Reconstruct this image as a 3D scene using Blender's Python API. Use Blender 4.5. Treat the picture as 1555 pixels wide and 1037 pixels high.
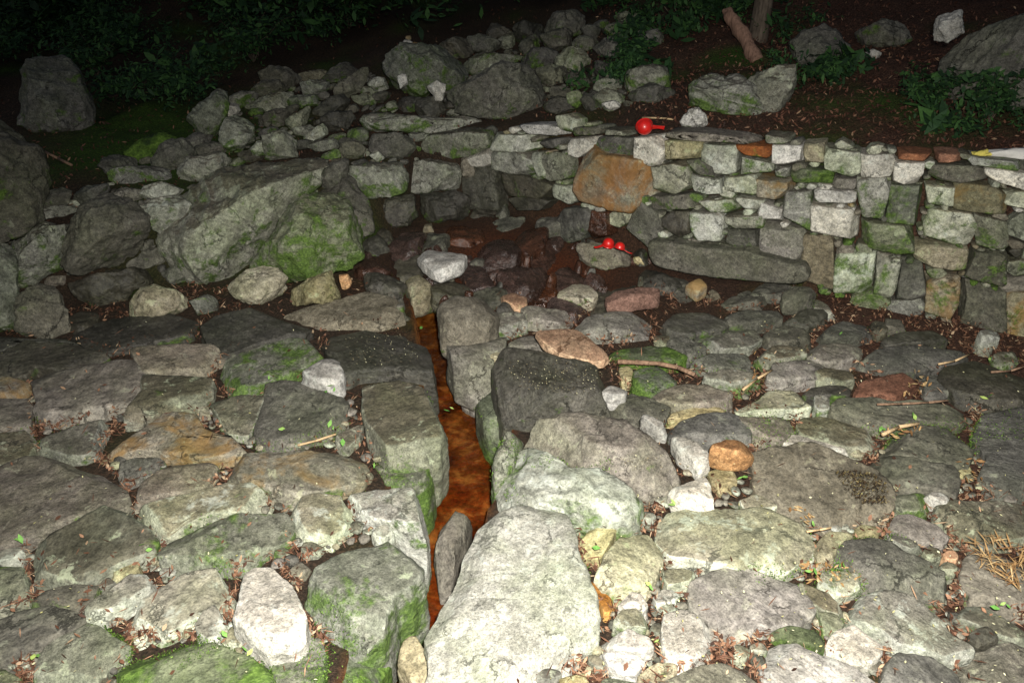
import bpy, math, random
import numpy as np
from mathutils import Vector, Matrix

random.seed(7)
rng = np.random.RandomState(11)
for o in list(bpy.data.objects):
    bpy.data.objects.remove(o)
SC = bpy.context.scene
COL = SC.collection

# ------------------------------------------------------------------ camera
CAM_H = 2.4
PITCH = math.radians(30)
FPX, CX, CY = 1220.0, 777.5, 518.5
cd = bpy.data.cameras.new('camera')
cam = bpy.data.objects.new('camera', cd)
COL.objects.link(cam)
cam.location = (0, 0, CAM_H)
cam.rotation_euler = (math.radians(90) - PITCH, 0, 0)
cd.sensor_width = 36.0
cd.lens = 36.0 * FPX / 1555.0
cd.clip_start = 0.05
cd.clip_end = 500
SC.camera = cam

# ------------------------------------------------------------------ light
w = bpy.data.worlds.new('World')
SC.world = w
w.use_nodes = True
nt = w.node_tree
nt.nodes.clear()
out = nt.nodes.new('ShaderNodeOutputWorld')
bg = nt.nodes.new('ShaderNodeBackground')
sky = nt.nodes.new('ShaderNodeTexSky')
sky.sky_type = 'NISHITA'
sky.sun_disc = False
sky.sun_elevation = math.radians(40)
sky.sun_rotation = math.radians(200)
bg.inputs['Strength'].default_value = 0.021
nt.links.new(sky.outputs[0], bg.inputs[0])
nt.links.new(bg.outputs[0], out.inputs[0])
sd = bpy.data.lights.new('sun', 'SUN')
sd.energy = 0.16
sd.angle = math.radians(20)
sd.color = (1, 0.96, 0.88)
sun = bpy.data.objects.new('sun', sd)
COL.objects.link(sun)
sun.rotation_euler = (math.radians(50), 0, math.radians(-20))
# the photograph was taken with the camera's own flash in deep forest shade
fd = bpy.data.lights.new('camera_flash', 'SPOT')
fd.energy = 1680
fd.spot_size = math.radians(118)
fd.spot_blend = 0.9
fd.shadow_soft_size = 0.045
fd.color = (1.0, 0.955, 0.89)
fl = bpy.data.objects.new('camera_flash', fd)
COL.objects.link(fl)
fl.location = (0.10, 0.02, CAM_H + 0.17)
fl.rotation_euler = (math.radians(90 - 54), 0, math.radians(-7))
SC.view_settings.view_transform = 'Standard'
SC.view_settings.look = 'None'
SC.view_settings.exposure = 0
SC.view_settings.gamma = 1
SC.render.engine = 'CYCLES'

# ------------------------------------------------------------------ helpers
FW = np.array([0, math.cos(PITCH), -math.sin(PITCH)])
UP = np.array([0, math.sin(PITCH), math.cos(PITCH)])
RT = np.array([1.0, 0, 0])
CAMP = np.array([0, 0, CAM_H])


def rays(P):
    P = np.atleast_2d(np.asarray(P, float))
    u = (P[:, 0] - CX) / FPX
    v = (CY - P[:, 1]) / FPX
    return FW + u[:, None] * RT + v[:, None] * UP


def on_plane(P, c, n):
    d = rays(P)
    t = np.dot(c - CAMP, n) / (d @ n)
    return CAMP + d * t[:, None]


def h3(i, j, k, s):
    x = (i * 374761393 + j * 668265263 + k * 2147483647 + s * 974634777) & 0x7FFFFFFF
    x = ((x ^ (x >> 13)) * 1274126177) & 0x7FFFFFFF
    x = x ^ (x >> 16)
    return (x & 0xFFFF) / 32767.5 - 1.0


def noise(P, s=0):
    P = np.asarray(P, float)
    F = np.floor(P).astype(np.int64)
    f = P - F
    f = f * f * (3 - 2 * f)
    r = 0
    for a in (0, 1):
        wa = f[:, 0] if a else 1 - f[:, 0]
        for b in (0, 1):
            wb = f[:, 1] if b else 1 - f[:, 1]
            for c in (0, 1):
                wc = f[:, 2] if c else 1 - f[:, 2]
                r = r + wa * wb * wc * h3(F[:, 0] + a, F[:, 1] + b, F[:, 2] + c, s)
    return r


def fbm(P, s=0, o=3):
    r, a, q = 0, 1.0, 1.0
    for i in range(o):
        r = r + a * noise(P * q + i * 17.3, s + i)
        a *= 0.5
        q *= 2.03
    return r


ICO = {}


def ico(level):
    if level in ICO:
        return ICO[level]
    t = (1 + 5 ** .5) / 2
    V = [(-1, t, 0), (1, t, 0), (-1, -t, 0), (1, -t, 0), (0, -1, t), (0, 1, t), (0, -1, -t), (0, 1, -t),
         (t, 0, -1), (t, 0, 1), (-t, 0, -1), (-t, 0, 1)]
    V = [np.array(v) / np.linalg.norm(v) for v in V]
    F = [(0, 11, 5), (0, 5, 1), (0, 1, 7), (0, 7, 10), (0, 10, 11), (1, 5, 9), (5, 11, 4), (11, 10, 2), (10, 7, 6),
         (7, 1, 8), (3, 9, 4), (3, 4, 2), (3, 2, 6), (3, 6, 8), (3, 8, 9), (4, 9, 5), (2, 4, 11), (6, 2, 10),
         (8, 6, 7), (9, 8, 1)]
    for _ in range(level):
        m, NF = {}, []

        def mid(a, b):
            k = (a, b) if a < b else (b, a)
            if k not in m:
                p = V[a] + V[b]
                V.append(p / np.linalg.norm(p))
                m[k] = len(V) - 1
            return m[k]
        for a, b, c in F:
            x, y, z = mid(a, b), mid(b, c), mid(c, a)
            NF += [(a, x, z), (b, y, x), (c, z, y), (x, y, z)]
        F = NF
    ICO[level] = (np.array(V), np.array(F))
    return ICO[level]


def mesh_np(name, V, F, mat, smooth=True):
    me = bpy.data.meshes.new(name)
    n, k = F.shape
    me.vertices.add(len(V))
    me.vertices.foreach_set('co', np.asarray(V, np.float32).ravel())
    me.loops.add(n * k)
    me.loops.foreach_set('vertex_index', F.astype(np.int32).ravel())
    me.polygons.add(n)
    me.polygons.foreach_set('loop_start', np.arange(0, n * k, k, dtype=np.int32))
    me.polygons.foreach_set('use_smooth', np.full(n, smooth))
    me.update()
    me.validate()
    if mat:
        me.materials.append(mat)
    return me


def link(name, me, parent=None, loc=(0, 0, 0), **props):
    o = bpy.data.objects.new(name, me)
    COL.objects.link(o)
    o.location = loc
    if parent is not None:
        o.parent = parent
    for k, v in props.items():
        if v:
            o[k] = v
    return o


def polar(poly, n=256):
    """max radius of a closed polygon around the origin for n angles"""
    th = np.arange(n) * 2 * math.pi / n
    dx, dy = np.cos(th), np.sin(th)
    R = np.zeros(n)
    m = len(poly)
    for i in range(m):
        a, b = poly[i], poly[(i + 1) % m]
        e = b - a
        den = dx * e[1] - dy * e[0]
        den = np.where(abs(den) < 1e-9, 1e-9, den)
        t = (a[0] * e[1] - a[1] * e[0]) / den
        s = (a[0] * dy - a[1] * dx) / den
        ok = (s >= -1e-6) & (s <= 1 + 1e-6) & (t > 0)
        R = np.where(ok, np.maximum(R, t), R)
    if (R <= 0).any():
        R[R <= 0] = R[R > 0].mean() * 0.3
    return R


def area_centroid(P):
    x, y = P[:, 0], P[:, 1]
    x1, y1 = np.roll(x, -1), np.roll(y, -1)
    c = x * y1 - x1 * y
    A = c.sum() / 2
    if abs(A) < 1e-9:
        return 1e-9, P.mean(0)
    return abs(A), np.array([((x + x1) * c).sum() / (6 * A), ((y + y1) * c).sum() / (6 * A)])


def stone_mesh(name, poly, c, U, Vv, N, top, bot, mat, p=4.5, rough=1.0, cuts=6, level=3, seed=0, fill=1.02, splay=0.0, face=False):
    """rock whose outline (seen along -N) is poly; top/bot: extent along +N/-N"""
    r = np.random.RandomState(seed)
    S, F = ico(level)
    R = polar(poly)
    k = np.array([.5, 1, 4, 1, .5])
    k /= k.sum()
    R = sum(np.roll(R, i - 2) * k[i] for i in range(5)) * fill
    an = np.arange(256) * 2 * math.pi / 256
    q3 = np.stack([np.cos(an) * 3, np.sin(an) * 3, 0 * an + seed * 0.37], 1)
    R = R * (1 + (0.035 * noise(q3, 7) + 0.028 * noise(q3 * 2.7, 8) + 0.016 * noise(q3 * 6.1, 9)) * min(rough, 1.0))
    th = np.arctan2(S[:, 1], S[:, 0])
    q = (th / (2 * math.pi) * 256) % 256
    i0 = q.astype(int) % 256
    fr = q - np.floor(q)
    Rt = R[i0] * (1 - fr) + R[(i0 + 1) % 256] * fr
    rho = np.hypot(S[:, 0], S[:, 1])
    pp = p
    t = 1 / (rho ** pp + abs(S[:, 2]) ** pp) ** (1 / pp)
    x, z = rho * t, S[:, 2] * t
    hh = np.where(z > 0, top, bot)
    grow = 1 + splay * np.clip(-(z - 1) / 2, 0, 1)
    P = np.stack([np.cos(th) * x * Rt * grow, np.sin(th) * x * Rt * grow, z * hh], 1)
    size = math.sqrt(top + bot) * math.sqrt(R.mean() * 2)
    ext = np.array([R.mean(), R.mean(), (top + bot) / 2])
    # flat breaks
    if face:
        # quarried front face: the slab's near edge slopes away from its top
        n = np.array([r.uniform(-.35, .35), -1.0, r.uniform(.35, .9)])
        n /= np.linalg.norm(n)
        s = P @ n
        d = s.max() * r.uniform(0.86, 0.97)
        P = P - np.outer(np.clip(s - d, 0, None) * 0.95, n)
    for _ in range(cuts):
        n = r.normal(size=3)
        n[2] = abs(n[2]) * 0.9 + 0.15
        n = n / ext
        n /= np.linalg.norm(n)
        s = P @ n
        d = s.max() * r.uniform(0.72 if cuts < 9 else 0.62, 0.95)
        P = P - np.outer(np.clip(s - d, 0, None) * 0.93, n)
    nr = np.stack([np.cos(th) * x ** 2, np.sin(th) * x ** 2, z * abs(z) * (x.mean() if False else 1)], 1)
    nr /= np.linalg.norm(nr, axis=1)[:, None] + 1e-9
    off = r.uniform(0, 50, 3)
    m = min(R.mean() * 2, (top + bot) * 2)
    a = fbm(P / (m * 0.9) + off, seed % 97, 3)
    b = 1 - abs(fbm(P / (m * 0.38) + off, 5 + seed % 89, 3))
    P = P + nr * ((a * 0.05 + (b - 0.6) * 0.045) * m * rough)[:, None]
    # bedding ledges
    lay = r.normal(size=3)
    lay[2] *= 2.5
    lay /= np.linalg.norm(lay)
    s = (P @ lay) / (m * 0.13) + fbm(P / (m * 0.8) + off, 3, 2) * 0.9
    saw = s - np.floor(s)
    P = P + nr * (((saw ** 3) - 0.25) * 0.014 * m * rough)[:, None]
    if level >= 4:
        P = P + nr * (fbm(P * 22 + off, 9, 3) * 0.0042 * rough)[:, None]
    W = np.outer(P[:, 0], U) + np.outer(P[:, 1], Vv) + np.outer(P[:, 2], N)
    if np.dot(np.cross(U, Vv), N) < 0:
        F = F[:, ::-1]
    return mesh_np(name, W, F, mat)


# ------------------------------------------------------------------ materials
def node_mat(name):
    m = bpy.data.materials.new(name)
    m.use_nodes = True
    n = m.node_tree
    b = n.nodes['Principled BSDF']
    return m, n, b


def add_noise(n, vec, scale, detail=4, rough=0.55, dist=0.0):
    t = n.nodes.new('ShaderNodeTexNoise')
    t.inputs['Scale'].default_value = scale
    t.inputs['Detail'].default_value = detail
    t.inputs['Roughness'].default_value = rough
    t.inputs['Distortion'].default_value = dist
    n.links.new(vec, t.inputs['Vector'])
    return t.outputs[0]


def ramp(n, fac, stops):
    r = n.nodes.new('ShaderNodeValToRGB')
    e = r.color_ramp.elements
    e[0].position, e[0].color = stops[0][0], tuple(stops[0][1]) + (1,)
    e[1].position, e[1].color = stops[-1][0], tuple(stops[-1][1]) + (1,)
    for p, c in stops[1:-1]:
        x = e.new(p)
        x.color = tuple(c) + (1,)
    n.links.new(fac, r.inputs[0])
    return r.outputs[0]


def mathn(n, op, a, b, clamp=False):
    m = n.nodes.new('ShaderNodeMath')
    m.operation = op
    m.use_clamp = clamp
    for i, v in enumerate((a, b)):
        if hasattr(v, 'links') or hasattr(v, 'node'):
            n.links.new(v, m.inputs[i])
        else:
            m.inputs[i].default_value = v
    return m.outputs[0]


def mix(n, fac, a, b, mode='MIX'):
    m = n.nodes.new('ShaderNodeMix')
    m.data_type = 'RGBA'
    m.blend_type = mode
    for idx, v in ((0, fac), (6, a), (7, b)):
        if hasattr(v, 'node'):
            n.links.new(v, m.inputs[idx])
        elif idx == 0:
            m.inputs[0].default_value = v
        else:
            m.inputs[idx].default_value = tuple(v) + (1,)
    return m.outputs[2]


def stone_mat(name, c1, c2, c3, moss=0.2, lichen=0.3, stain=None, stain_amt=0.0, rough=0.85, spec=0.25, bump=1.0, film=0.0):
    m, n, b = node_mat(name)
    tc = n.nodes.new('ShaderNodeTexCoord')
    oi = n.nodes.new('ShaderNodeObjectInfo')
    mp = n.nodes.new('ShaderNodeVectorMath')
    mp.operation = 'ADD'
    sc = n.nodes.new('ShaderNodeVectorMath')
    sc.operation = 'SCALE'
    cb = n.nodes.new('ShaderNodeCombineXYZ')
    n.links.new(oi.outputs['Random'], cb.inputs[0])
    n.links.new(oi.outputs['Random'], cb.inputs[1])
    n.links.new(cb.outputs[0], sc.inputs[0])
    sc.inputs['Scale'].default_value = 41.0
    n.links.new(tc.outputs['Object'], mp.inputs[0])
    n.links.new(sc.outputs[0], mp.inputs[1])
    vr = n.nodes.new('ShaderNodeVectorRotate')
    vr.rotation_type = 'AXIS_ANGLE'
    vr.inputs['Axis'].default_value = (0.3, 0.2, 0.93)
    n.links.new(mp.outputs[0], vr.inputs['Vector'])
    n.links.new(mathn(n, 'MULTIPLY', oi.outputs['Random'], 23.0), vr.inputs['Angle'])
    vs = n.nodes.new('ShaderNodeVectorMath')
    vs.operation = 'SCALE'
    n.links.new(vr.outputs[0], vs.inputs[0])
    sv = mathn(n, 'MULTIPLY_ADD', mathn(n, 'FRACT', mathn(n, 'MULTIPLY', oi.outputs['Random'], 5.31), 0.0), 0.9)
    sv.node.inputs[2].default_value = 0.55
    n.links.new(sv, vs.inputs['Scale'])
    vec = vs.outputs[0]
    # banding direction: squash one axis
    sq = n.nodes.new('ShaderNodeMapping')
    sq.inputs['Scale'].default_value = (1.0, 3.2, 4.5)
    sq.inputs['Rotation'].default_value = (0.3, 0.25, 0.5)
    n.links.new(vec, sq.inputs[0])
    big = add_noise(n, vec, 4.0, 6, 0.62, 0.6)
    band = add_noise(n, sq.outputs[0], 7.0, 6, 0.68, 0.4)
    fine = add_noise(n, vec, 62.0, 5, 0.7)
    spk = add_noise(n, vec, 170.0, 2, 0.6)
    base = ramp(n, big, [(0.32, c1), (0.52, c2), (0.70, c3)])
    base = mix(n, 0.38, base, ramp(n, band, [(0.30, [c * 0.55 for c in c1]), (0.50, c2), (0.66, [min(1, c * 1.25) for c in c3])]))
    sp = ramp(n, fine, [(0.33, (0.45, 0.45, 0.45)), (0.5, (1, 1, 1)), (0.66, (1.35, 1.33, 1.28))])
    base = mix(n, 0.8, base, sp, 'MULTIPLY')
    sp2 = ramp(n, spk, [(0.35, (0.45, 0.45, 0.45)), (0.48, (1, 1, 1)), (0.68, (1.3, 1.3, 1.3))])
    base = mix(n, 0.6, base, sp2, 'MULTIPLY')
    mot = add_noise(n, vec, 27.0, 6, 0.75, 0.3)
    base = mix(n, 0.42, base, ramp(n, mot, [(0.34, (0.48, 0.48, 0.46)), (0.5, (1, 1, 1)), (0.64, (1.42, 1.40, 1.32))]), 'MULTIPLY')
    # trodden, weathered upper faces carry a brown-grey film; broken sides stay pale
    if film > 0:
        ge = n.nodes.new('ShaderNodeNewGeometry')
        sx = n.nodes.new('ShaderNodeSeparateXYZ')
        n.links.new(ge.outputs['Normal'], sx.inputs[0])
        ff = mathn(n, 'ADD', sx.outputs[2], mathn(n, 'MULTIPLY', mathn(n, 'SUBTRACT', big, 0.5), 0.9))
        ff = ramp(n, ff, [(0.74, (0, 0, 0)), (0.90, (1, 1, 1))])
        base = mix(n, mathn(n, 'MULTIPLY', ff, film), base, mix(n, 1.0, base, (0.54, 0.475, 0.43), 'MULTIPLY'))
    # per-stone tone
    hs = n.nodes.new('ShaderNodeHueSaturation')
    n.links.new(base, hs.inputs['Color'])
    n.links.new(mathn(n, 'MULTIPLY_ADD', oi.outputs['Random'], 0.45), hs.inputs['Value'])
    hs.inputs['Value'].links[0].from_node.inputs[2].default_value = 0.78
    r2 = mathn(n, 'FRACT', mathn(n, 'MULTIPLY', oi.outputs['Random'], 7.13), 0.0)
    n.links.new(mathn(n, 'MULTIPLY_ADD', r2, 0.55), hs.inputs['Saturation'])
    hs.inputs['Saturation'].links[0].from_node.inputs[2].default_value = 0.55
    base = hs.outputs[0]
    if stain:
        sf = add_noise(n, vec, 3.1, 5, 0.65, 0.8)
        f = ramp(n, sf, [(0.60 - stain_amt * 0.35, (0, 0, 0)), (0.70 - stain_amt * 0.25, (1, 1, 1))])
        base = mix(n, mathn(n, 'MULTIPLY', f, 0.85), base, mix(n, fine, [c * 0.6 for c in stain], stain))
    # worn-through dark blotches, sharper edged
    bl = add_noise(n, vec, 6.5, 10, 0.78, 0.25)
    base = mix(n, mathn(n, 'MULTIPLY', ramp(n, bl, [(0.40, (1, 1, 1)), (0.54, (0, 0, 0))]), 0.5), base, mix(n, 1.0, base, (0.42, 0.42, 0.38), 'MULTIPLY'))
    # pale lichen blotches
    lf = add_noise(n, vec, 13.0, 6, 0.72, 0.3)
    f = ramp(n, lf, [(0.66 - lichen * 0.22, (0, 0, 0)), (0.70 - lichen * 0.16, (1, 1, 1))])
    lc = [min(0.62, c * 1.35 + 0.07) for c in c3]
    base = mix(n, mathn(n, 'MULTIPLY', f, 0.42), base, (lc[0] * 0.95, lc[1] * 1.02, lc[2] * 0.9))
    # dark pits and soot-like algae
    df = add_noise(n, vec, 9.0, 7, 0.75, 0.2)
    f = ramp(n, df, [(0.30, (1, 1, 1)), (0.43, (0, 0, 0))])
    base = mix(n, mathn(n, 'MULTIPLY', f, 0.4), base, [c * 0.28 for c in c1])
    # cracks and pale quartz veins on some of the stones
    wv = n.nodes.new('ShaderNodeVectorMath')
    wv.operation = 'MULTIPLY_ADD'
    n.links.new(lf.node.outputs[1], wv.inputs[0])
    wv.inputs[1].default_value = (0.16, 0.16, 0.16)
    n.links.new(vec, wv.inputs[2])
    vo = n.nodes.new('ShaderNodeTexVoronoi')
    vo.feature = 'DISTANCE_TO_EDGE'
    vo.inputs['Scale'].default_value = 3.4
    n.links.new(wv.outputs[0], vo.inputs['Vector'])
    ck = ramp(n, vo.outputs['Distance'], [(0.006, (1, 1, 1)), (0.020, (0, 0, 0))])
    ckm = mathn(n, 'MULTIPLY', ck, ramp(n, big, [(0.50, (0, 0, 0)), (0.58, (1, 1, 1))]))
    base = mix(n, mathn(n, 'MULTIPLY', ckm, 0.7), base, [c * 0.35 for c in c1])
    # moss
    mf = add_noise(n, vec, 5.2, 8, 0.72, 0.3)
    mr = mathn(n, 'MULTIPLY_ADD', mathn(n, 'FRACT', mathn(n, 'MULTIPLY', oi.outputs['Random'], 13.7), 0.0), 0.10)
    mr.node.inputs[2].default_value = -0.05
    mm = mathn(n, 'ADD', mf, mr)
    g2 = n.nodes.new('ShaderNodeNewGeometry')
    s2 = n.nodes.new('ShaderNodeSeparateXYZ')
    n.links.new(g2.outputs['Normal'], s2.inputs[0])
    mm = mathn(n, 'ADD', mm, mathn(n, 'MULTIPLY', mathn(n, 'SUBTRACT', 0.82, s2.outputs[2]), 0.09))
    f = ramp(n, mm, [(0.74 - moss * 0.36, (0, 0, 0)), (0.82 - moss * 0.33, (1, 1, 1))])
    tf = add_noise(n, vec, 2.3, 4, 0.6, 0.5)
    base = mix(n, mathn(n, 'MULTIPLY', ramp(n, tf, [(0.42, (0, 0, 0)), (0.62, (1, 1, 1))]), 0.45 if moss > 0.15 else 0.0), base, mix(n, 1.0, base, (0.86, 1.0, 0.70), 'MULTIPLY'))
    mossc = ramp(n, fine, [(0.3, (0.022, 0.045, 0.006)), (0.52, (0.075, 0.14, 0.018)), (0.72, (0.18, 0.28, 0.05))])
    base = mix(n, mathn(n, 'MULTIPLY', f, 0.88), base, mossc)
    n.links.new(base, b.inputs['Base Color'])
    rr = ramp(n, fine, [(0.3, (rough - 0.12,) * 3), (0.7, (min(1, rough + 0.1),) * 3)])
    n.links.new(rr, b.inputs['Roughness'])
    b.inputs['Specular IOR Level'].default_value = spec
    # relief
    bh = mathn(n, 'ADD', mathn(n, 'MULTIPLY', add_noise(n, vec, 16.0, 8, 0.7, 0.2), 1.0), mathn(n, 'MULTIPLY', fine, 0.28))
    bh = mathn(n, 'ADD', bh, mathn(n, 'MULTIPLY', band, 0.9))
    bh = mathn(n, 'ADD', bh, mathn(n, 'MULTIPLY', f, 0.3))
    bh = mathn(n, 'SUBTRACT', bh, mathn(n, 'MULTIPLY', ckm, 0.5))
    bp = n.nodes.new('ShaderNodeBump')
    bp.inputs['Strength'].default_value = 0.85 * bump
    bp.inputs['Distance'].default_value = 0.014
    n.links.new(bh, bp.inputs['Height'])
    n.links.new(bp.outputs[0], b.inputs['Normal'])
    return m


M = {
    'v': stone_mat('pale_lichen_stone', (0.24, 0.25, 0.185), (0.43, 0.45, 0.35), (0.60, 0.62, 0.50), 0.44, 0.7),
    'h': stone_mat('pale_slab_stone', (0.33, 0.33, 0.27), (0.43, 0.43, 0.365), (0.52, 0.52, 0.45), 0.20, 0.45, film=0.2),
    'x': stone_mat('brick_red_stone', (0.20, 0.07, 0.03), (0.34, 0.125, 0.045), (0.45, 0.20, 0.085), 0.08, 0.15),
    'g': stone_mat('grey_stone', (0.115, 0.115, 0.088), (0.235, 0.235, 0.18), (0.38, 0.385, 0.31), 0.36, 0.35, film=0.95),
    'p': stone_mat('pale_stone', (0.22, 0.225, 0.17), (0.41, 0.42, 0.335), (0.57, 0.58, 0.48), 0.36, 0.5, film=0.9),
    'w': stone_mat('white_stone', (0.34, 0.33, 0.28), (0.52, 0.505, 0.44), (0.66, 0.64, 0.56), 0.0, 0.4, film=0.55),
    'd': stone_mat('damp_and_shade_stone', (0.034, 0.032, 0.024), (0.070, 0.064, 0.048), (0.13, 0.12, 0.09), 0.26, 0.12, rough=0.5, spec=0.4),  # damp stones; its dark colour also stands for shade in the ledge hollow
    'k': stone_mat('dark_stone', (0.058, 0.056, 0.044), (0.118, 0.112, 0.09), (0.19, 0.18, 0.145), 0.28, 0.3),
    'm': stone_mat('mossy_stone', (0.09, 0.10, 0.065), (0.19, 0.20, 0.14), (0.32, 0.33, 0.25), 0.60, 0.35, film=0.5),
    'n': stone_mat('moss_covered_stone', (0.05, 0.06, 0.035), (0.10, 0.12, 0.06), (0.18, 0.20, 0.12), 0.72, 0.15),
    'y': stone_mat('yellowish_stone', (0.17, 0.14, 0.07), (0.33, 0.28, 0.155), (0.47, 0.42, 0.28), 0.22, 0.4),
    'o': stone_mat('orange_stone', (0.30, 0.13, 0.045), (0.50, 0.26, 0.09), (0.62, 0.40, 0.18), 0.04, 0.12, film=0.9),
    'u': stone_mat('rust_stained_stone', (0.13, 0.11, 0.07), (0.24, 0.21, 0.14), (0.36, 0.33, 0.24), 0.22, 0.3, stain=(0.36, 0.22, 0.08), stain_amt=0.38, film=0.4)
    , 'q': stone_mat('ochre_stained_block', (0.13, 0.11, 0.07), (0.24, 0.21, 0.14), (0.36, 0.33, 0.24), 0.22, 0.3, stain=(0.36, 0.17, 0.05), stain_amt=0.6),
    'r': stone_mat('wet_red_stone', (0.025, 0.012, 0.008), (0.062, 0.027, 0.015), (0.13, 0.05, 0.026), 0.12, 0.05, rough=0.24, spec=0.6),
    'b': stone_mat('brown_stone', (0.09, 0.075, 0.045), (0.185, 0.16, 0.105), (0.29, 0.26, 0.18), 0.12, 0.2),
    'c': stone_mat('brown_grey_stone', (0.115, 0.10, 0.08), (0.215, 0.19, 0.155), (0.32, 0.29, 0.24), 0.2, 0.3, film=0.4),
    's': stone_mat('rusty_red_stone', (0.12, 0.045, 0.022), (0.20, 0.08, 0.04), (0.27, 0.125, 0.07), 0.05, 0.1),
}


def soil_mat():
    m, n, b = node_mat('soil')
    tc = n.nodes.new('ShaderNodeTexCoord')
    at = n.nodes.new('ShaderNodeAttribute')
    at.attribute_name = 'ground_kind'
    sep = n.nodes.new('ShaderNodeSeparateColor')
    n.links.new(at.outputs['Color'], sep.inputs[0])
    v = tc.outputs['Object']
    a = add_noise(n, v, 5, 8, 0.7)
    f = add_noise(n, v, 70, 5, 0.75)
    soil = ramp(n, f, [(0.32, (0.010, 0.007, 0.005)), (0.5, (0.045, 0.028, 0.019)), (0.66, (0.13, 0.078, 0.05))])
    soil = mix(n, mathn(n, 'MULTIPLY', a, 0.5), soil, (0.035, 0.035, 0.02))
    red = ramp(n, f, [(0.3, (0.03, 0.008, 0.004)), (0.5, (0.10, 0.028, 0.010)), (0.7, (0.25, 0.075, 0.02))])
    orange = ramp(n, add_noise(n, v, 26, 6, 0.7), [(0.36, (0.09, 0.024, 0.005)), (0.5, (0.40, 0.12, 0.018)), (0.66, (0.80, 0.36, 0.08))])
    moss = ramp(n, f, [(0.3, (0.010, 0.022, 0.004)), (0.52, (0.035, 0.075, 0.010)), (0.7, (0.09, 0.16, 0.02))])
    humus = ramp(n, f, [(0.32, (0.020, 0.010, 0.006)), (0.5, (0.070, 0.036, 0.024)), (0.66, (0.16, 0.085, 0.055))])
    px_ = n.nodes.new('ShaderNodeSeparateXYZ')
    n.links.new(v, px_.inputs[0])
    soil = mix(n, mathn(n, 'MULTIPLY', mathn(n, 'ADD', px_.outputs[0], -0.8), 0.8, True), soil, humus)
    c = mix(n, sep.outputs[0], soil, red)
    c = mix(n, sep.outputs[1], c, moss)
    c = mix(n, sep.outputs[2], c, orange)
    n.links.new(c, b.inputs['Base Color'])
    b.inputs['Roughness'].default_value = 0.9
    b.inputs['Specular IOR Level'].default_value = 0.2
    bp = n.nodes.new('ShaderNodeBump')
    bp.inputs['Strength'].default_value = 1
    bp.inputs['Distance'].default_value = 0.03
    n.links.new(mathn(n, 'ADD', a, f), bp.inputs['Height'])
    n.links.new(bp.outputs[0], b.inputs['Normal'])
    return m


def leaf_mat(name, stops, scale=9.0, trans=0.0, rough=0.7):
    m, n, b = node_mat(name)
    g = n.nodes.new('ShaderNodeNewGeometry')
    c = ramp(n, g.outputs['Random Per Island'], stops)
    tc = n.nodes.new('ShaderNodeTexCoord')
    f = add_noise(n, tc.outputs['Object'], 90, 3, 0.6)
    c = mix(n, 0.6, c, ramp(n, f, [(0.3, (0.5, 0.5, 0.5)), (0.7, (1.3, 1.3, 1.3))]), 'MULTIPLY')
    n.links.new(c, b.inputs['Base Color'])
    b.inputs['Roughness'].default_value = rough
    b.inputs['Specular IOR Level'].default_value = 0.25
    return m


SOIL = soil_mat()
LITTER = leaf_mat('dead_leaves', [(0.0, (0.035, 0.016, 0.009)), (0.35, (0.10, 0.045, 0.025)), (0.65, (0.19, 0.095, 0.055)), (0.88, (0.30, 0.17, 0.10)), (1.0, (0.46, 0.35, 0.22))])
DARKL = leaf_mat('dark_dead_leaves', [(0.0, (0.03, 0.014, 0.009)), (0.5, (0.10, 0.042, 0.026)), (0.88, (0.19, 0.09, 0.055)), (1.0, (0.34, 0.23, 0.14))])  # darker leaf mix for the hillside litter
GREEN = leaf_mat('green_leaves', [(0.0, (0.008, 0.024, 0.009)), (0.5, (0.018, 0.052, 0.016)), (1.0, (0.045, 0.11, 0.025))])
SPROUT = leaf_mat('fresh_leaves', [(0.0, (0.10, 0.26, 0.05)), (0.6, (0.22, 0.42, 0.10)), (1.0, (0.45, 0.50, 0.14))])
SPECK = leaf_mat('dull_specks', [(0.0, (0.05, 0.035, 0.02)), (0.5, (0.16, 0.13, 0.07)), (1.0, (0.50, 0.48, 0.30))])
PETAL = leaf_mat('pale_specks', [(0.0, (0.35, 0.33, 0.12)), (1.0, (0.62, 0.60, 0.40))])


def plain(name, col, rough=0.6, spec=0.4, var=0.25, scale=30, coat=0.0, stretch=None):
    m, n, b = node_mat(name)
    tc = n.nodes.new('ShaderNodeTexCoord')
    v = tc.outputs['Object']
    if stretch:
        mp = n.nodes.new('ShaderNodeMapping')
        mp.inputs['Scale'].default_value = stretch
        n.links.new(v, mp.inputs[0])
        v = mp.outputs[0]
    f = add_noise(n, v, scale, 5, 0.65)
    c = ramp(n, f, [(0.3, [x * (1 - var) for x in col]), (0.7, [min(1, x * (1 + var)) for x in col])])
    n.links.new(c, b.inputs['Base Color'])
    b.inputs['Roughness'].default_value = rough
    b.inputs['Specular IOR Level'].default_value = spec
    b.inputs['Coat Weight'].default_value = coat
    bp = n.nodes.new('ShaderNodeBump')
    bp.inputs['Strength'].default_value = 0.5
    bp.inputs['Distance'].default_value = 0.01 if not coat else 0.0005
    n.links.new(f, bp.inputs['Height'])
    n.links.new(bp.outputs[0], b.inputs['Normal'])
    return m


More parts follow.
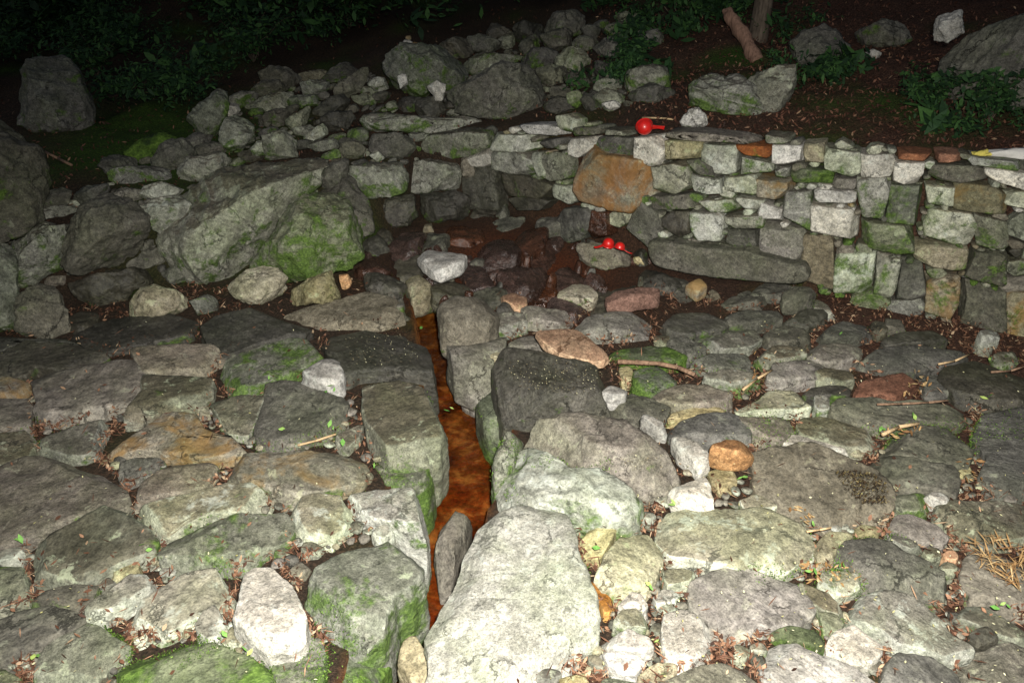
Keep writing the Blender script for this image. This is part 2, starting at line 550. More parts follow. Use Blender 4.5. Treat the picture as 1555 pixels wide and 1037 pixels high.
BARK = plain('bark', (0.10, 0.08, 0.06), 0.9, 0.2, 0.6, 14, stretch=(3, 3, 0.6))
DEADWOOD = plain('dead_wood', (0.20, 0.12, 0.085), 0.85, 0.2, 0.5, 14, stretch=(4, 4, 0.7))
TWIG = plain('twig_bark', (0.22, 0.14, 0.09), 0.8, 0.2, 0.5, 60)
STRAW = plain('dry_straw', (0.50, 0.36, 0.20), 0.7, 0.2, 0.3, 60)
REDP = plain('red_plastic', (0.52, 0.012, 0.009), 0.35, 0.5, 0.25, 30, coat=0.3)
CLOTH = plain('white_cloth', (0.58, 0.57, 0.53), 0.8, 0.2, 0.12, 25)
YELC = plain('yellow_cloth', (0.60, 0.52, 0.12), 0.8, 0.2, 0.2, 40)
MOSSM = stone_mat('bright_moss', (0.010, 0.022, 0.003), (0.02, 0.05, 0.005), (0.04, 0.08, 0.01), 0.9, 0.0)


def water_mat():
    m, n, b = node_mat('orange_water')
    n.nodes.remove(b)
    o = n.nodes['Material Output']
    tr = n.nodes.new('ShaderNodeBsdfTransparent')
    df = n.nodes.new('ShaderNodeBsdfDiffuse')
    gl = n.nodes.new('ShaderNodeBsdfGlossy')
    gl.inputs['Roughness'].default_value = 0.06
    tc = n.nodes.new('ShaderNodeTexCoord')
    v = tc.outputs['Object']
    f = add_noise(n, v, 6, 9, 0.7, 0.35)
    tr.inputs['Color'].default_value = (0.72, 0.34, 0.12, 1)
    c = ramp(n, f, [(0.38, (0.035, 0.009, 0.002)), (0.52, (0.15, 0.042, 0.007)), (0.70, (0.55, 0.21, 0.04))])
    n.links.new(c, df.inputs['Color'])
    m1 = n.nodes.new('ShaderNodeMixShader')
    m1.inputs[0].default_value = 0.42
    n.links.new(tr.outputs[0], m1.inputs[1])
    n.links.new(df.outputs[0], m1.inputs[2])
    bp = n.nodes.new('ShaderNodeBump')
    bp.inputs['Strength'].default_value = 1.0
    bp.inputs['Distance'].default_value = 0.03
    n.links.new(add_noise(n, v, 9, 4, 0.5, 0.3), bp.inputs['Height'])
    fr = n.nodes.new('ShaderNodeFresnel')
    fr.inputs['IOR'].default_value = 1.33
    n.links.new(bp.outputs[0], fr.inputs['Normal'])
    n.links.new(bp.outputs[0], gl.inputs['Normal'])
    m2 = n.nodes.new('ShaderNodeMixShader')
    n.links.new(fr.outputs[0], m2.inputs[0])
    n.links.new(m1.outputs[0], m2.inputs[1])
    n.links.new(gl.outputs[0], m2.inputs[2])
    n.links.new(m2.outputs[0], o.inputs['Surface'])
    return m


# ------------------------------------------------------------------ terrain
LX = [-12, -6, -3.3, -2.2, -1.3, -1.0, -0.75, -0.1, 0.98, 2.01, 3.14, 5.0, 8.0, 12]
LY = [0.0, 3.2, 4.45, 5.0, 5.35, 5.8, 6.45, 6.5, 5.45, 4.90, 4.45, 3.75, 2.6, 1.0]
WALL_X = [-1.8, -0.9, -0.1, 0.98, 2.01, 3.14, 5.0, 7.0]
WALL_Y = [6.85, 6.65, 6.33, 5.28, 4.75, 4.30, 3.60, 2.85]

CH = on_plane([(632, 430), (640, 468), (655, 500), (672, 550), (700, 600), (715, 650), (700, 720), (680, 800), (668, 870), (640, 950), (610, 1040), (590, 1150), (580, 1400)],
              np.array([0, 0, -0.30]), np.array([0, 0, 1.]))
CHW = [0.13, 0.10, 0.09, 0.13, 0.19, 0.22, 0.23, 0.21, 0.15, 0.12, 0.12, 0.12, 0.12]


def channel_d(x, y):
    """distance outside the channel's half width"""
    best = np.full(np.shape(x), 1e9)
    for i in range(len(CH) - 1):
        a, b = CH[i][:2], CH[i + 1][:2]
        e = b - a
        t = np.clip(((x - a[0]) * e[0] + (y - a[1]) * e[1]) / (e @ e), 0, 1)
        d = np.hypot(x - a[0] - t * e[0], y - a[1] - t * e[1]) - (CHW[i] * (1 - t) + CHW[i + 1] * t)
        best = np.minimum(best, d)
    return best


def terrain(x, y):
    x = np.asarray(x, float)
    y = np.asarray(y, float)
    d = (y - np.interp(x, LX, LY)) * 0.85
    hs = np.interp(x, [-6, -2, -0.9, -0.1, 0.4, 1, 3, 8], [0.45, 0.38, 0.46, 0.62, 0.70, 0.84, 0.96, 0.96])
    wid = np.interp(x, [-1.2, -0.6], [0.55, 0.10])
    st = np.clip(d / wid, 0, 1)
    st = st * st * (3 - 2 * st)
    dd = np.clip(d - wid, 0, None)
    sl = np.interp(x, [-4, -1, 0.5, 1.5, 4], [0.10, 0.13, 0.12, 0.14, 0.20])
    z = -0.035 + st * (hs + 0.035) + dd * sl + np.clip(dd - 4.5, 0, None) * 0.42
    P = np.stack([x.ravel() * 2.2, y.ravel() * 2.2, 0 * x.ravel()], 1)
    z = z + (fbm(P, 21, 4).reshape(x.shape) * 0.05) * np.clip(dd * 1.2, 0, 1)
    P = P * 4
    z = z + fbm(P, 22, 2).reshape(x.shape) * 0.010
    c = channel_d(x, y)
    cut = np.clip(-c / 0.05 + 0.6, 0, 1)
    z = z * (1 - cut) + (-0.40 + 0.02 * fbm(P * 0.6, 23, 2).reshape(x.shape)) * cut
    # spring basin, a little sunk
    b = np.exp(-(((x - 0.0) / 0.75) ** 2 + ((y - 5.15) / 0.55) ** 2))
    z = z - 0.12 * b * (1 - st)
    return z


def ray_hit(px, py):
    d = rays([(px, py)])[0]
    t = np.linspace(1.5, 25, 1200)
    P = CAMP + t[:, None] * d
    h = terrain(P[:, 0], P[:, 1])
    i = np.argmax(P[:, 2] < h)
    if P[i, 2] >= h[i]:
        i = 600
    return P[i], t[i]


def axis_coords(lo, a, b, hi, step):
    mid_ = np.arange(a, b, step)
    left, x, s = [], a, step
    while x > lo:
        s *= 1.18
        x -= s
        left.append(x)
    right, x, s = [], mid_[-1], step
    while x < hi:
        s *= 1.18
        x += s
        right.append(x)
    return np.array(left[::-1] + list(mid_) + right)


gx = axis_coords(-40, -4.2, 4.6, 40, 0.035)
gy = axis_coords(-14, 0.8, 8.2, 60, 0.035)
GX, GY = np.meshgrid(gx, gy)
GZ = terrain(GX, GY)
ny, nx = GX.shape
I = np.arange(ny * nx).reshape(ny, nx)
F = np.stack([I[:-1, :-1].ravel(), I[:-1, 1:].ravel(), I[1:, 1:].ravel(), I[1:, :-1].ravel()], 1)
gm = mesh_np('ground', np.stack([GX.ravel(), GY.ravel(), GZ.ravel()], 1), F, SOIL)
ca = gm.color_attributes.new('ground_kind', 'FLOAT_COLOR', 'POINT')
X, Y = GX.ravel(), GY.ravel()
nz = fbm(np.stack([X * 1.6, Y * 1.6, 0 * X], 1), 31, 4)
red = np.clip(1.5 * np.exp(-(((X - 0.05) / 0.8) ** 2 + ((Y - 5.2) / 0.8) ** 2)) - 0.15 + nz * 0.2, 0, 1)
lft = np.clip(np.exp(-(((X + 3.0) / 1.0) ** 2 + ((Y - 6.6) / 1.2) ** 2)) * 1.6 - 0.2 + nz * 0.5, 0, 1) * (Y > np.interp(X, LX, LY))
lft = np.maximum(lft, np.clip(nz * 0.9 - 0.25, 0, 1) * (Y > np.interp(X, LX, LY)))
gr = np.clip(lft + np.clip(nz * 0.7 - 0.45, 0, 0.6), 0, 1)
org = np.clip(-channel_d(X, Y) / 0.05 + 1.0, 0, 1) * (Y < 5.2)
colr = np.stack([red, gr, org, np.ones_like(X)], 1).astype(np.float32)
ca.data.foreach_set('color', colr.ravel())
ground = link('ground', gm, kind='structure')

# water surface in the channel
WV, WF = [], []
fine_ch = []
for i in range(len(CH) - 1):
    for k in range(8):
        t = k / 8
        fine_ch.append((CH[i] * (1 - t) + CH[i + 1] * t, CHW[i] * (1 - t) + CHW[i + 1] * t))
zs = np.interp(np.arange(len(fine_ch)), [0, 30, 32, 50, 52, 95], [-0.285, -0.30, -0.315, -0.325, -0.34, -0.36])
for i, (p, wd) in enumerate(fine_ch):
    q = fine_ch[min(i + 1, len(fine_ch) - 1)][0] - fine_ch[max(i - 1, 0)][0]
    nrm = np.array([q[1], -q[0], 0]) / (np.hypot(q[0], q[1]) + 1e-9)
    for s in (-1, -0.33, 0.33, 1):
        v = p + nrm * s * (wd + 0.06)
        WV.append((v[0], v[1], zs[i] + 0.002 * math.sin(i * 2.1 + s * 3)))
    if i:
        for s in range(3):
            a = (i - 1) * 4 + s
            WF.append((a, a + 1, a + 5, a + 4))
link('water', mesh_np('water', np.array(WV), np.array(WF), water_mat()), kind='structure')

# ------------------------------------------------------------------ occupancy raster (only to know where joints are)
OX, OY, SX, SY = -1000, 0, 3500, 1450
OCC = np.zeros((SY // 2, SX // 2), bool)


def raster(poly, grow=1.0):
    P = np.asarray(poly, float)
    c = P.mean(0)
    P = (P - c) * grow + c
    P = (P - [OX, OY]) / 2
    x0, y0 = np.floor(P.min(0)).astype(int)
    x1, y1 = np.ceil(P.max(0)).astype(int) + 1
    x0, y0 = max(x0, 0), max(y0, 0)
    x1, y1 = min(x1, OCC.shape[1]), min(y1, OCC.shape[0])
    if x1 <= x0 or y1 <= y0:
        return None
    xx, yy = np.meshgrid(np.arange(x0, x1) + .5, np.arange(y0, y1) + .5)
    ins = np.zeros(xx.shape, bool)
    m = len(P)
    for i in range(m):
        a, b = P[i], P[(i + 1) % m]
        if a[1] == b[1]:
            continue
        cnd = ((a[1] > yy) != (b[1] > yy)) & (xx < (b[0] - a[0]) * (yy - a[1]) / (b[1] - a[1]) + a[0])
        ins ^= cnd
    return x0, y0, x1, y1, ins


def stamp(poly, grow=1.0):
    r = raster(poly, grow)
    if r:
        x0, y0, x1, y1, ins = r
        OCC[y0:y1, x0:x1] |= ins


def occupied(px, py):
    i, j = int((py - OY) / 2), int((px - OX) / 2)
    if 0 <= i < OCC.shape[0] and 0 <= j < OCC.shape[1]:
        return OCC[i, j]
    return True


def blob(px, py, rx, ry, rot, r):
    n = r.randint(6, 9)
    a = np.sort((np.arange(n) + r.uniform(-.3, .3, n)) * 2 * math.pi / n)
    rr = r.uniform(0.8, 1.1, n)
    x, y = np.cos(a) * rx * rr, np.sin(a) * ry * rr
    c, s = math.cos(rot), math.sin(rot)
    return np.stack([px + x * c - y * s, py + x * s + y * c], 1)


def fill_region(region, radii, tries, aspect, rotfn=None, seed=1, limit=0.10):
    """irregular small stones in the joints still open inside the region"""
    r = np.random.RandomState(seed)
    reg = raster(region)
    x0, y0, x1, y1, ins = reg
    out = []
    free = ins.copy()
    for rad in radii:
        ys, xs = np.nonzero(free & ~OCC[y0:y1, x0:x1])
        if len(xs) == 0:
            break
        for _ in range(tries):
            k = r.randint(len(xs))
            px, py = (xs[k] + x0) * 2 + OX, (ys[k] + y0) * 2 + OY
            rx = rad * r.uniform(0.85, 1.35)
            ry = rx * aspect * r.uniform(0.75, 1.2)
            b = blob(px, py, rx, ry, (rotfn(px, py) if rotfn else 0) + r.uniform(-.35, .35), r)
            q = raster(b)
            if not q:
                continue
            a0, b0, a1, b1, im = q
            sub = OCC[b0:b1, a0:a1]
            tot = im.sum()
            if tot and (sub & im).sum() <= limit * tot:
                OCC[b0:b1, a0:a1] |= im
                out.append(b)
    return out


stamp_later = [(598, 425), (668, 430), (668, 512), (640, 512), (622, 475)]


def parse(t):
    return np.array([[float(v) for v in q.split(',')] for q in t.split()])


SEED = [100]
MOSSPTS, MOSSNRM = [], []


def lvl(poly):
    s = math.sqrt(area_centroid(np.asarray(poly, float))[0])
    return 5 if s > 78 else 4 if s > 26 else 3 if s > 11 else 2


def flat_stone(poly, mat, h=0.03, th=0.16, parent=None, name='paving_stone', tilt=0.03, p=14.0, cuts=5, rough=0.55, label=None, cat=None, group=None, splay=0.03):
    """stone lying on the ground with the outline of its upper face at height h"""
    SEED[0] += 1
    sd_ = SEED[0]
    poly = np.asarray(poly, float)
    W = on_plane(poly, np.array([0, 0, h]), np.array([0, 0, 1.]))
    A, c2 = area_centroid(W[:, :2])
    r = np.random.RandomState(sd_)
    L = W[:, :2] - c2
    if np.cross(L[0], L[1]) < 0:
        L = L[::-1]
    top = th * 0.42
    bot = th * 0.58
    me = stone_mesh(name, L, None, np.array([1., 0, r.uniform(-tilt, tilt)]), np.array([0, 1., r.uniform(-tilt, tilt)]),
                    np.array([0, 0, 1.]), top, bot, M[mat], p=p, cuts=cuts, level=lvl(poly), seed=sd_, rough=rough, splay=0.0 if th > .3 else splay, fill=0.985 if th > .3 else 1.055, face=True)
    o = link(name, me, parent, (c2[0], c2[1], h - top), label=label, category=cat, group=group)
    if mat in 'gpmnvchk' and c2[1] < 4.6:
        nv = len(me.vertices)
        co = np.empty(nv * 3); me.vertices.foreach_get('co', co)
        no = np.empty(nv * 3); me.vertices.foreach_get('normal', no)
        co = co.reshape(-1, 3) + [c2[0], c2[1], h - top]
        no = no.reshape(-1, 3)
        f = fbm(co * 3.1, 91, 3) + (0.62 - abs(no[:, 2] - 0.35)) * 0.9
        lim = {'n': 0.35, 'm': 0.5, 'v': 0.62}.get(mat, 0.86)
        ok = (f > lim) & (co[:, 2] > -0.12)
        MOSSPTS.append(co[ok])
        MOSSNRM.append(no[ok])
    stamp(poly)
    return o


def wall_frame(px, py):
    d = rays([(px, py)])[0]
    az = d[0] / d[1]
    xs = np.linspace(-1.8, 7, 1500)
    ys = np.interp(xs, WALL_X, WALL_Y)
    i = np.argmin(abs(xs - az * ys))
    j0, j1 = max(i - 60, 0), min(i + 60, 1499)
    tx = np.array([xs[j1] - xs[j0], ys[j1] - ys[j0], 0])
    tx /= np.linalg.norm(tx)
    n = np.array([tx[1], -tx[0], 0.0])
    base = np.array([xs[i], ys[i], 0.0])
    bat = 0.09
    N = n + np.array([0, 0, bat])
    N /= np.linalg.norm(N)
    Vv = np.cross(N, tx)
    return base, tx, Vv if Vv[2] > 0 else -Vv, N


def wall_stone(poly, mat, parent, proud=None, depth=0.24, name='stone', cuts=4, p=11, label=None):
    SEED[0] += 1
    sd_ = SEED[0]
    r = np.random.RandomState(sd_)
    poly = np.asarray(poly, float)
    cpx = area_centroid(poly)[1]
    base, tx, Vv, N = wall_frame(*cpx)
    if proud is None:
        proud = r.uniform(0.0, 0.028)
    W = on_plane(poly, base + N * proud, N)
    a = W[:, None, :] - (base + N * proud)
    L = np.stack([(a[:, 0] @ tx), (a[:, 0] @ Vv)], 1)
    A, c2 = area_centroid(L)
    L = L - c2
    me = stone_mesh(name, L if np.cross(L[0], L[1]) > 0 else L[::-1], None, tx, Vv, N, depth * .4, depth * .6, M[mat], p=p, cuts=cuts, level=lvl(poly), seed=sd_, fill=1.10, rough=0.5)
    c = base + N * (proud - depth * .4) + tx * c2[0] + Vv * c2[1]
    o = link(name, me, parent, tuple(c), label=label)
    stamp(poly)
    return o


def boulder(poly, mat, label=None, depth=0.75, parent=None, name='boulder', cat='boulder', sink=0.0, cuts=13, p=3.6, rough=1.5, near=0.0, zb=None, group=None):
    """rock standing on the terrain, outline poly as seen from the front"""
    SEED[0] += 1
    sd_ = SEED[0]
    poly = np.asarray(poly, float)
    A, c = area_centroid(poly)
    ymax = poly[:, 1].max()
    if zb is None:
        hit, t = ray_hit(c[0], c[1] + (ymax - c[1]) * (0.85 - sink))
    else:
        d = rays([(c[0], ymax)])[0]
        t = (zb - CAM_H) / d[2]
    t = t - near
    cr = rays([c])[0]
    ctr = CAMP + cr * (t + 0.0)
    N = -cr / np.linalg.norm(cr)
    U = np.array([1., 0, 0]) - N * N[0]
    U /= np.linalg.norm(U)
    Vv = np.cross(N, U)
    W = on_plane(poly, ctr, N)
    L = np.stack([(W - ctr) @ U, (W - ctr) @ Vv], 1)
    if np.cross(L[0], L[1]) < 0:
        L = L[::-1]
    R = math.sqrt(area_centroid(L)[0] / math.pi)
    me = stone_mesh(name, L, None, U, Vv, N, R * depth, R * depth * 1.1, M[mat], p=p, cuts=cuts, level=lvl(poly), seed=sd_, rough=rough, fill=1.03)
    ctr = ctr - N * 0.0
    kw = {}
    if label:
        kw = dict(label=label, category=cat, group=group)
    o = link(name, me, parent, tuple(ctr), **kw)
    stamp(poly)
    return o


# ================================================================== PAVED GROUND
pave = bpy.data.objects.new('stone_paving', None)
COL.objects.link(pave)
pave['kind'] = 'structure'

# upper faces of the paving stones: material, height, thickness, outline
PAVING = """
d .03 .2|-60,540 0,534 39,518 104,521 161,534 120,552 99,559 52,556 39,568 -60,575
u .04 .2|-60,575 0,571 41,573 42,592 0,596 -60,600
c .03 .2|-60,603 0,598 40,594 44,610 42,645 0,652 -60,660
g .04 .2|-60,665 0,655 42,650 52,665 46,688 20,697 0,704 -60,720
c .05 .2|47,575 75,562 140,546 200,545 217,560 210,585 195,610 170,628 130,635 75,645 50,645 48,632 60,608
g .03 .2|62,662 110,647 165,632 174,642 162,660 145,678 125,688 75,690 58,680
u .05 .2|177,661 193,646 221,630 263,624 297,628 307,646 336,658 375,659 378,669 365,682 312,690 208,679 156,693 148,682
g .05 .2|219,568 276,560 307,561 319,578 315,596 289,618 250,622 213,630 191,633 198,615 216,596
c .05 .2|200,529 234,518 281,521 320,520 344,534 336,549 312,558 276,558 220,565 208,547
m .06 .2|330,562 345,540 400,520 440,512 480,515 487,535 470,550 440,565 400,578 370,592 345,597 328,583
g .04 .2|320,597 345,602 390,592 400,600 396,620 388,640 370,657 345,650 330,630 322,612
y .02 .12|295,618 315,612 318,628 303,629
c .06 .25|-60,715 0,705 39,690 104,687 146,700 167,716 185,735 186,757 170,770 130,778 100,787 65,800 0,828 -60,840
k .02 .15|183,703 205,695 250,692 256,700 230,712 210,722 188,735 180,722
c .04 .2|258,702 307,693 331,706 338,721 320,734 250,748 198,760 193,745 234,721
p .05 .2|200,772 250,757 320,739 345,730 395,729 410,745 405,762 390,772 350,775 310,780 275,792 258,805 235,800 208,785
d .06 .3|490,507 520,497 560,493 610,498 640,515 652,540 655,562 630,560 600,556 545,560 525,572 512,540 500,526
k .05 .22|405,582 440,575 475,582 510,590 526,608 522,635 508,650 470,657 440,668 418,673 395,668 390,650 398,620
g .09 .42|546,578 582,565 621,562 637,570 653,569 660,594 671,602 679,630 679,656 666,677 619,688 577,690 556,656 546,617
m -.02 .36|560,705 590,700 640,694 660,700 655,722 640,738 600,748 575,738
u .06 .2|330,697 370,687 420,682 504,680 544,690 556,706 543,722 490,740 430,748 400,733 375,726 345,715
p .05 .2|440,755 475,748 515,750 530,765 533,785 520,800 495,820 465,816 447,800 437,775
p .05 .4|525,748 560,738 600,737 640,735 648,755 650,785 645,806 625,803 600,790 560,785 535,775
g .05 .2|52,819 112,783 146,770 187,770 208,788 234,819 229,832 167,855 133,879 99,882 60,892 49,876 47,835
m .04 .2|-60,862 0,855 25,852 40,865 47,890 46,910 20,922 -60,940
k .03 .18|52,905 70,892 110,884 147,887 140,900 125,918 90,920 50,918
k .03 .2|-60,950 0,935 40,922 125,922 128,935 105,955 85,963 60,975 50,990 10,1005 -60,1015
p .05 .2|130,920 150,902 195,870 235,865 246,875 235,887 210,900 185,917 150,930 130,932
p .06 .22|180,940 215,905 250,885 280,865 340,858 357,870 356,895 340,917 300,935 260,955 235,962 200,952
m .05 .2|245,835 260,812 300,790 350,780 378,780 410,778 430,775 443,790 440,808 425,820 400,830 380,845 355,855 330,853 290,858 262,860 248,848
p .03 .15|292,960 305,930 325,915 338,925 340,945 330,965 305,972
m .09 .42|455,890 470,850 520,830 570,820 600,808 625,810 640,830 645,868 622,893 605,902 590,930 580,955 550,968 510,970 475,950 458,925
m .04 .2|45,1050 55,1012 60,990 85,965 130,945 175,945 195,965 190,985 160,1010 145,1060
m .03 .2|-60,1022 0,1012 25,1015 40,1060 -60,1080
n .06 .25|178,1060 182,1015 200,985 240,975 300,970 350,985 390,1000 410,1030 420,1075 185,1100
m .02 .25|400,1060 400,990 450,962 485,967 492,990 488,1060
n -.05 .36|495,978 560,974 588,962 592,985 574,1020 552,1070 495,1075
h .10 .36|640,955 655,915 680,870 700,820 722,783 760,772 830,757 860,775 875,810 880,850 895,880 912,930 905,955 880,970 860,1000 800,1012 760,1035 715,1085 650,1085 638,1040 655,1000
d .17 .42|748,545 757,525 800,525 850,540 900,548 925,565 932,588 915,600 890,608 850,598 800,603 765,600 755,570
y .02 .3|740,532 748,525 768,526 765,545 743,543
y .02 .3|780,632 795,605 830,597 870,595 888,607 850,615 820,625
c .05 .2|772,515 800,508 830,515 835,526 800,524 775,524
c .05 .3|680,520 700,510 740,505 770,507 765,520 750,530 747,562 720,560 690,545
g .06 .15|745,482 770,472 795,477 800,490 770,499 745,497
o .06 .12|765,440 800,450 800,462 785,465 765,455
c .05 .16|793,467 815,462 850,465 868,476 860,490 830,485 795,482
c .06 .16|870,490 900,478 930,472 970,470 988,480 985,495 950,499 900,500
y .06 .15|848,442 870,430 895,430 908,445 900,450 850,450
d .05 .16|1000,480 1050,468 1085,475 1110,487 1095,498 1050,505 1015,498
n .05 .16|925,530 965,520 1010,522 1043,540 1030,548 980,546 950,543
k .06 .16|1015,512 1045,505 1070,518 1072,530 1045,540 1025,530
y .03 .14|940,558 958,553 965,575 945,580
n .04 .16|964,562 1000,557 1025,572 1025,585 990,592 964,585
p .05 .16|1072,567 1100,560 1160,560 1157,570 1130,585 1100,578 1075,574
c .05 .16|992,595 1030,583 1080,580 1108,585 1112,608 1080,613 1030,611 1000,603
k .05 .16|925,612 960,598 1000,605 1018,615 1010,628 980,636 950,626
w .05 .12|972,628 985,628 1014,645 1012,652 1000,650
y .04 .14|1015,634 1025,620 1060,614 1110,619 1115,625 1080,628 1040,634
k .05 .18|1020,640 1045,630 1100,625 1130,632 1142,655 1136,666 1110,660 1085,670 1050,660 1022,655
y .02 .14|1077,712 1100,709 1120,715 1118,735 1095,740 1082,730
b .06 .22|1140,684 1180,674 1240,670 1290,685 1320,705 1345,725 1355,750 1345,783 1310,795 1260,795 1230,780 1190,775 1165,762 1150,730 1145,700
p .05 .14|1125,757 1145,747 1175,754 1180,768 1160,776 1130,771
p .06 .22|1003,790 1020,775 1060,770 1150,770 1190,778 1220,800 1235,820 1230,838 1190,856 1130,860 1100,858 1060,845 1020,835 1003,815
y .06 .2|905,875 920,840 940,812 955,803 985,806 1003,830 1005,850 995,875 975,893 940,897 915,890
y .05 .16|882,815 900,795 915,778 930,776 941,792 930,815 912,838 890,833
o .02 .12|890,877 905,882 930,902 933,915 920,932 910,913
p .05 .14|1007,866 1020,859 1050,859 1057,870 1045,884 1010,887
p .03 .12|992,905 1005,893 1033,895 1030,910 1000,917
w .05 .14|940,910 960,897 975,902 988,925 985,931 960,919
p .05 .14|932,941 945,924 970,922 985,934 980,948 952,950
w .06 .14|912,962 925,953 950,950 985,966 992,978 985,986 940,981 915,975
w .05 .14|918,987 945,987 980,994 978,1005 965,1017 940,1015 925,1003
w .07 .18|1005,955 1010,934 1030,924 1060,924 1078,941 1080,970 1070,989 1045,1002 1020,999 1008,980
c .07 .2|1052,882 1080,864 1120,857 1180,857 1205,870 1215,898 1237,907 1235,925 1210,946 1175,947 1150,945 1143,973 1100,976 1085,963 1082,932 1062,918 1052,900
y .03 .12|970,1018 1000,1005 1030,1006 1028,1018 975,1022
c .05 .2|990,1040 1050,1012 1090,1004 1130,1010 1150,1025 1160,1075 985,1075
m .02 .2|915,1030 940,1022 980,1032 975,1070 915,1070
k .06 .22|1273,835 1285,820 1325,814 1350,818 1375,836 1405,846 1440,870 1448,888 1440,901 1400,898 1370,890 1330,888 1315,878 1295,865 1280,855
p .06 .24|1287,915 1300,897 1330,892 1375,897 1400,912 1425,935 1450,965 1480,980 1475,988 1440,998 1400,985 1360,970 1345,955 1320,945 1290,930
w .07 .18|1257,975 1270,957 1300,945 1325,952 1342,975 1338,990 1320,1005 1290,998 1262,988
w .06 .2|1158,1000 1175,972 1190,967 1240,987 1290,1007 1330,1027 1350,1075 1190,1090 1165,1040
n .03 .14|1172,955 1200,949 1235,955 1253,965 1250,983 1220,975 1185,963
g .05 .14|1212,885 1225,877 1245,887 1285,925 1283,933 1250,925 1215,905
m .03 .14|1240,928 1260,928 1283,940 1275,956 1255,953
y .05 .14|1237,830 1242,817 1260,807 1295,807 1297,812 1275,825 1268,843 1245,848
y .03 .1|1300,797 1340,794 1335,809 1305,810
c .06 .15|1352,795 1365,779 1395,779 1420,795 1440,810 1435,817 1400,814 1370,805
g .04 .12|1345,813 1355,806 1372,811 1403,829 1398,836 1375,829
g .05 .12|1400,836 1415,827 1430,829 1430,844 1410,848
o .05 .12|1433,839 1445,833 1459,841 1457,849 1438,849
b .06 .22|1460,880 1465,847 1480,832 1520,837 1560,847 1600,870 1590,915 1570,925 1520,918 1480,905
g .07 .25|1425,767 1445,757 1500,758 1560,766 1600,775 1590,815 1530,818 1490,823 1455,828 1440,800
g .05 .18|1442,927 1470,912 1510,917 1560,950 1600,975 1550,972 1520,963 1480,945
d .04 .12|1475,958 1495,946 1510,955 1518,970 1490,971
c .07 .24|1448,1000 1480,977 1530,974 1590,982 1620,1080 1465,1080
k .05 .22|1345,1002 1360,987 1400,994 1440,1007 1455,1030 1460,1075 1350,1075 1340,1030
p .06 .16|1118,615 1150,604 1165,592 1190,587 1220,592 1233,605 1231,616 1215,620 1160,620 1130,620
p .04 .14|1237,600 1250,594 1260,605 1260,618 1253,626 1237,620
g .06 .18|1212,640 1225,627 1260,629 1300,643 1330,660 1333,668 1310,680 1280,676 1240,664 1217,657
w .03 .14|1188,657 1210,658 1240,668 1295,682 1265,684 1225,674 1192,671
k .05 .18|1262,618 1275,604 1320,602 1360,607 1440,602 1465,612 1473,628 1455,638 1400,638 1350,648 1310,638
s .07 .16|1302,590 1310,579 1350,567 1390,562 1400,575 1380,590 1360,601 1330,606 1308,601
k .05 .18|1340,665 1360,648 1410,643 1450,648 1473,665 1478,685 1468,703 1430,703 1370,690 1345,680
k .04 .18|1318,692 1350,685 1400,698 1448,707 1458,730 1448,748 1420,742 1380,732 1350,723 1335,705
w .04 .12|1402,746 1425,743 1443,755 1438,761 1420,761
k .05 .2|1487,640 1500,624 1560,620 1620,650 1610,730 1560,743 1530,746 1500,735 1490,715 1500,690 1482,660
d .05 .18|1428,572 1440,557 1480,547 1560,562 1620,580 1600,608 1500,610 1470,603 1450,590
k .05 .16|1300,541 1330,530 1400,524 1460,531 1473,540 1450,549 1390,557 1330,552
c .06 .16|1225,530 1240,517 1300,519 1310,530 1295,544 1260,549 1235,542
g .05 .16|1150,536 1180,524 1220,526 1225,535 1200,544 1165,549
c .06 .16|1160,560 1175,547 1220,539 1248,547 1260,560 1240,569 1200,574 1170,571
g .05 .14|1240,563 1260,555 1293,561 1297,574 1270,579 1245,574
d .04 .14|1222,590 1235,584 1298,586 1300,598 1270,600 1237,597
g .06 .16|1065,506 1100,494 1150,498 1160,510 1140,524 1100,529 1075,524
k .05 .16|1050,546 1080,534 1130,536 1155,545 1145,555 1090,557 1060,554
c .05 .16|1120,632 1195,630 1207,648 1190,663 1150,660
k .06 .16|1160,506 1190,494 1233,499 1233,511 1200,517 1170,515
k .05 .14|1245,501 1280,487 1318,489 1328,500 1300,511 1260,511
d .05 .14|1340,512 1360,501 1420,501 1440,512 1400,519 1350,519
k .05 .14|1100,481 1130,470 1178,472 1190,484 1150,489 1110,489
d .04 .14|1190,482 1215,468 1250,470 1262,480 1230,488
d .03 .18|105,502 130,490 250,472 300,467 305,480 290,505 210,520 165,530 130,520
d .05 .18|305,492 340,472 390,470 440,480 470,495 450,510 400,515 340,530 315,520
b .03 .16|425,472 500,457 560,442 600,455 612,480 570,490 500,488 450,488
d .03 .18|-60,515 0,505 60,515 100,508 125,520 100,520 39,517 0,532 -60,538
y -.04 .2|606,985 614,958 630,952 640,975 655,1000 662,1030 655,1045 625,1030 605,1005
"""
n_s = 0
for ln in PAVING.strip().splitlines():
    a, b = ln.split('|')
    k, h, th = a.split()
    r = random.Random(n_s)
    flat_stone(parse(b), k, min(float(h), .045) + r.uniform(-.01, .012) if float(th) < .3 else float(h), float(th), pave, tilt=0.035)
    n_s += 1

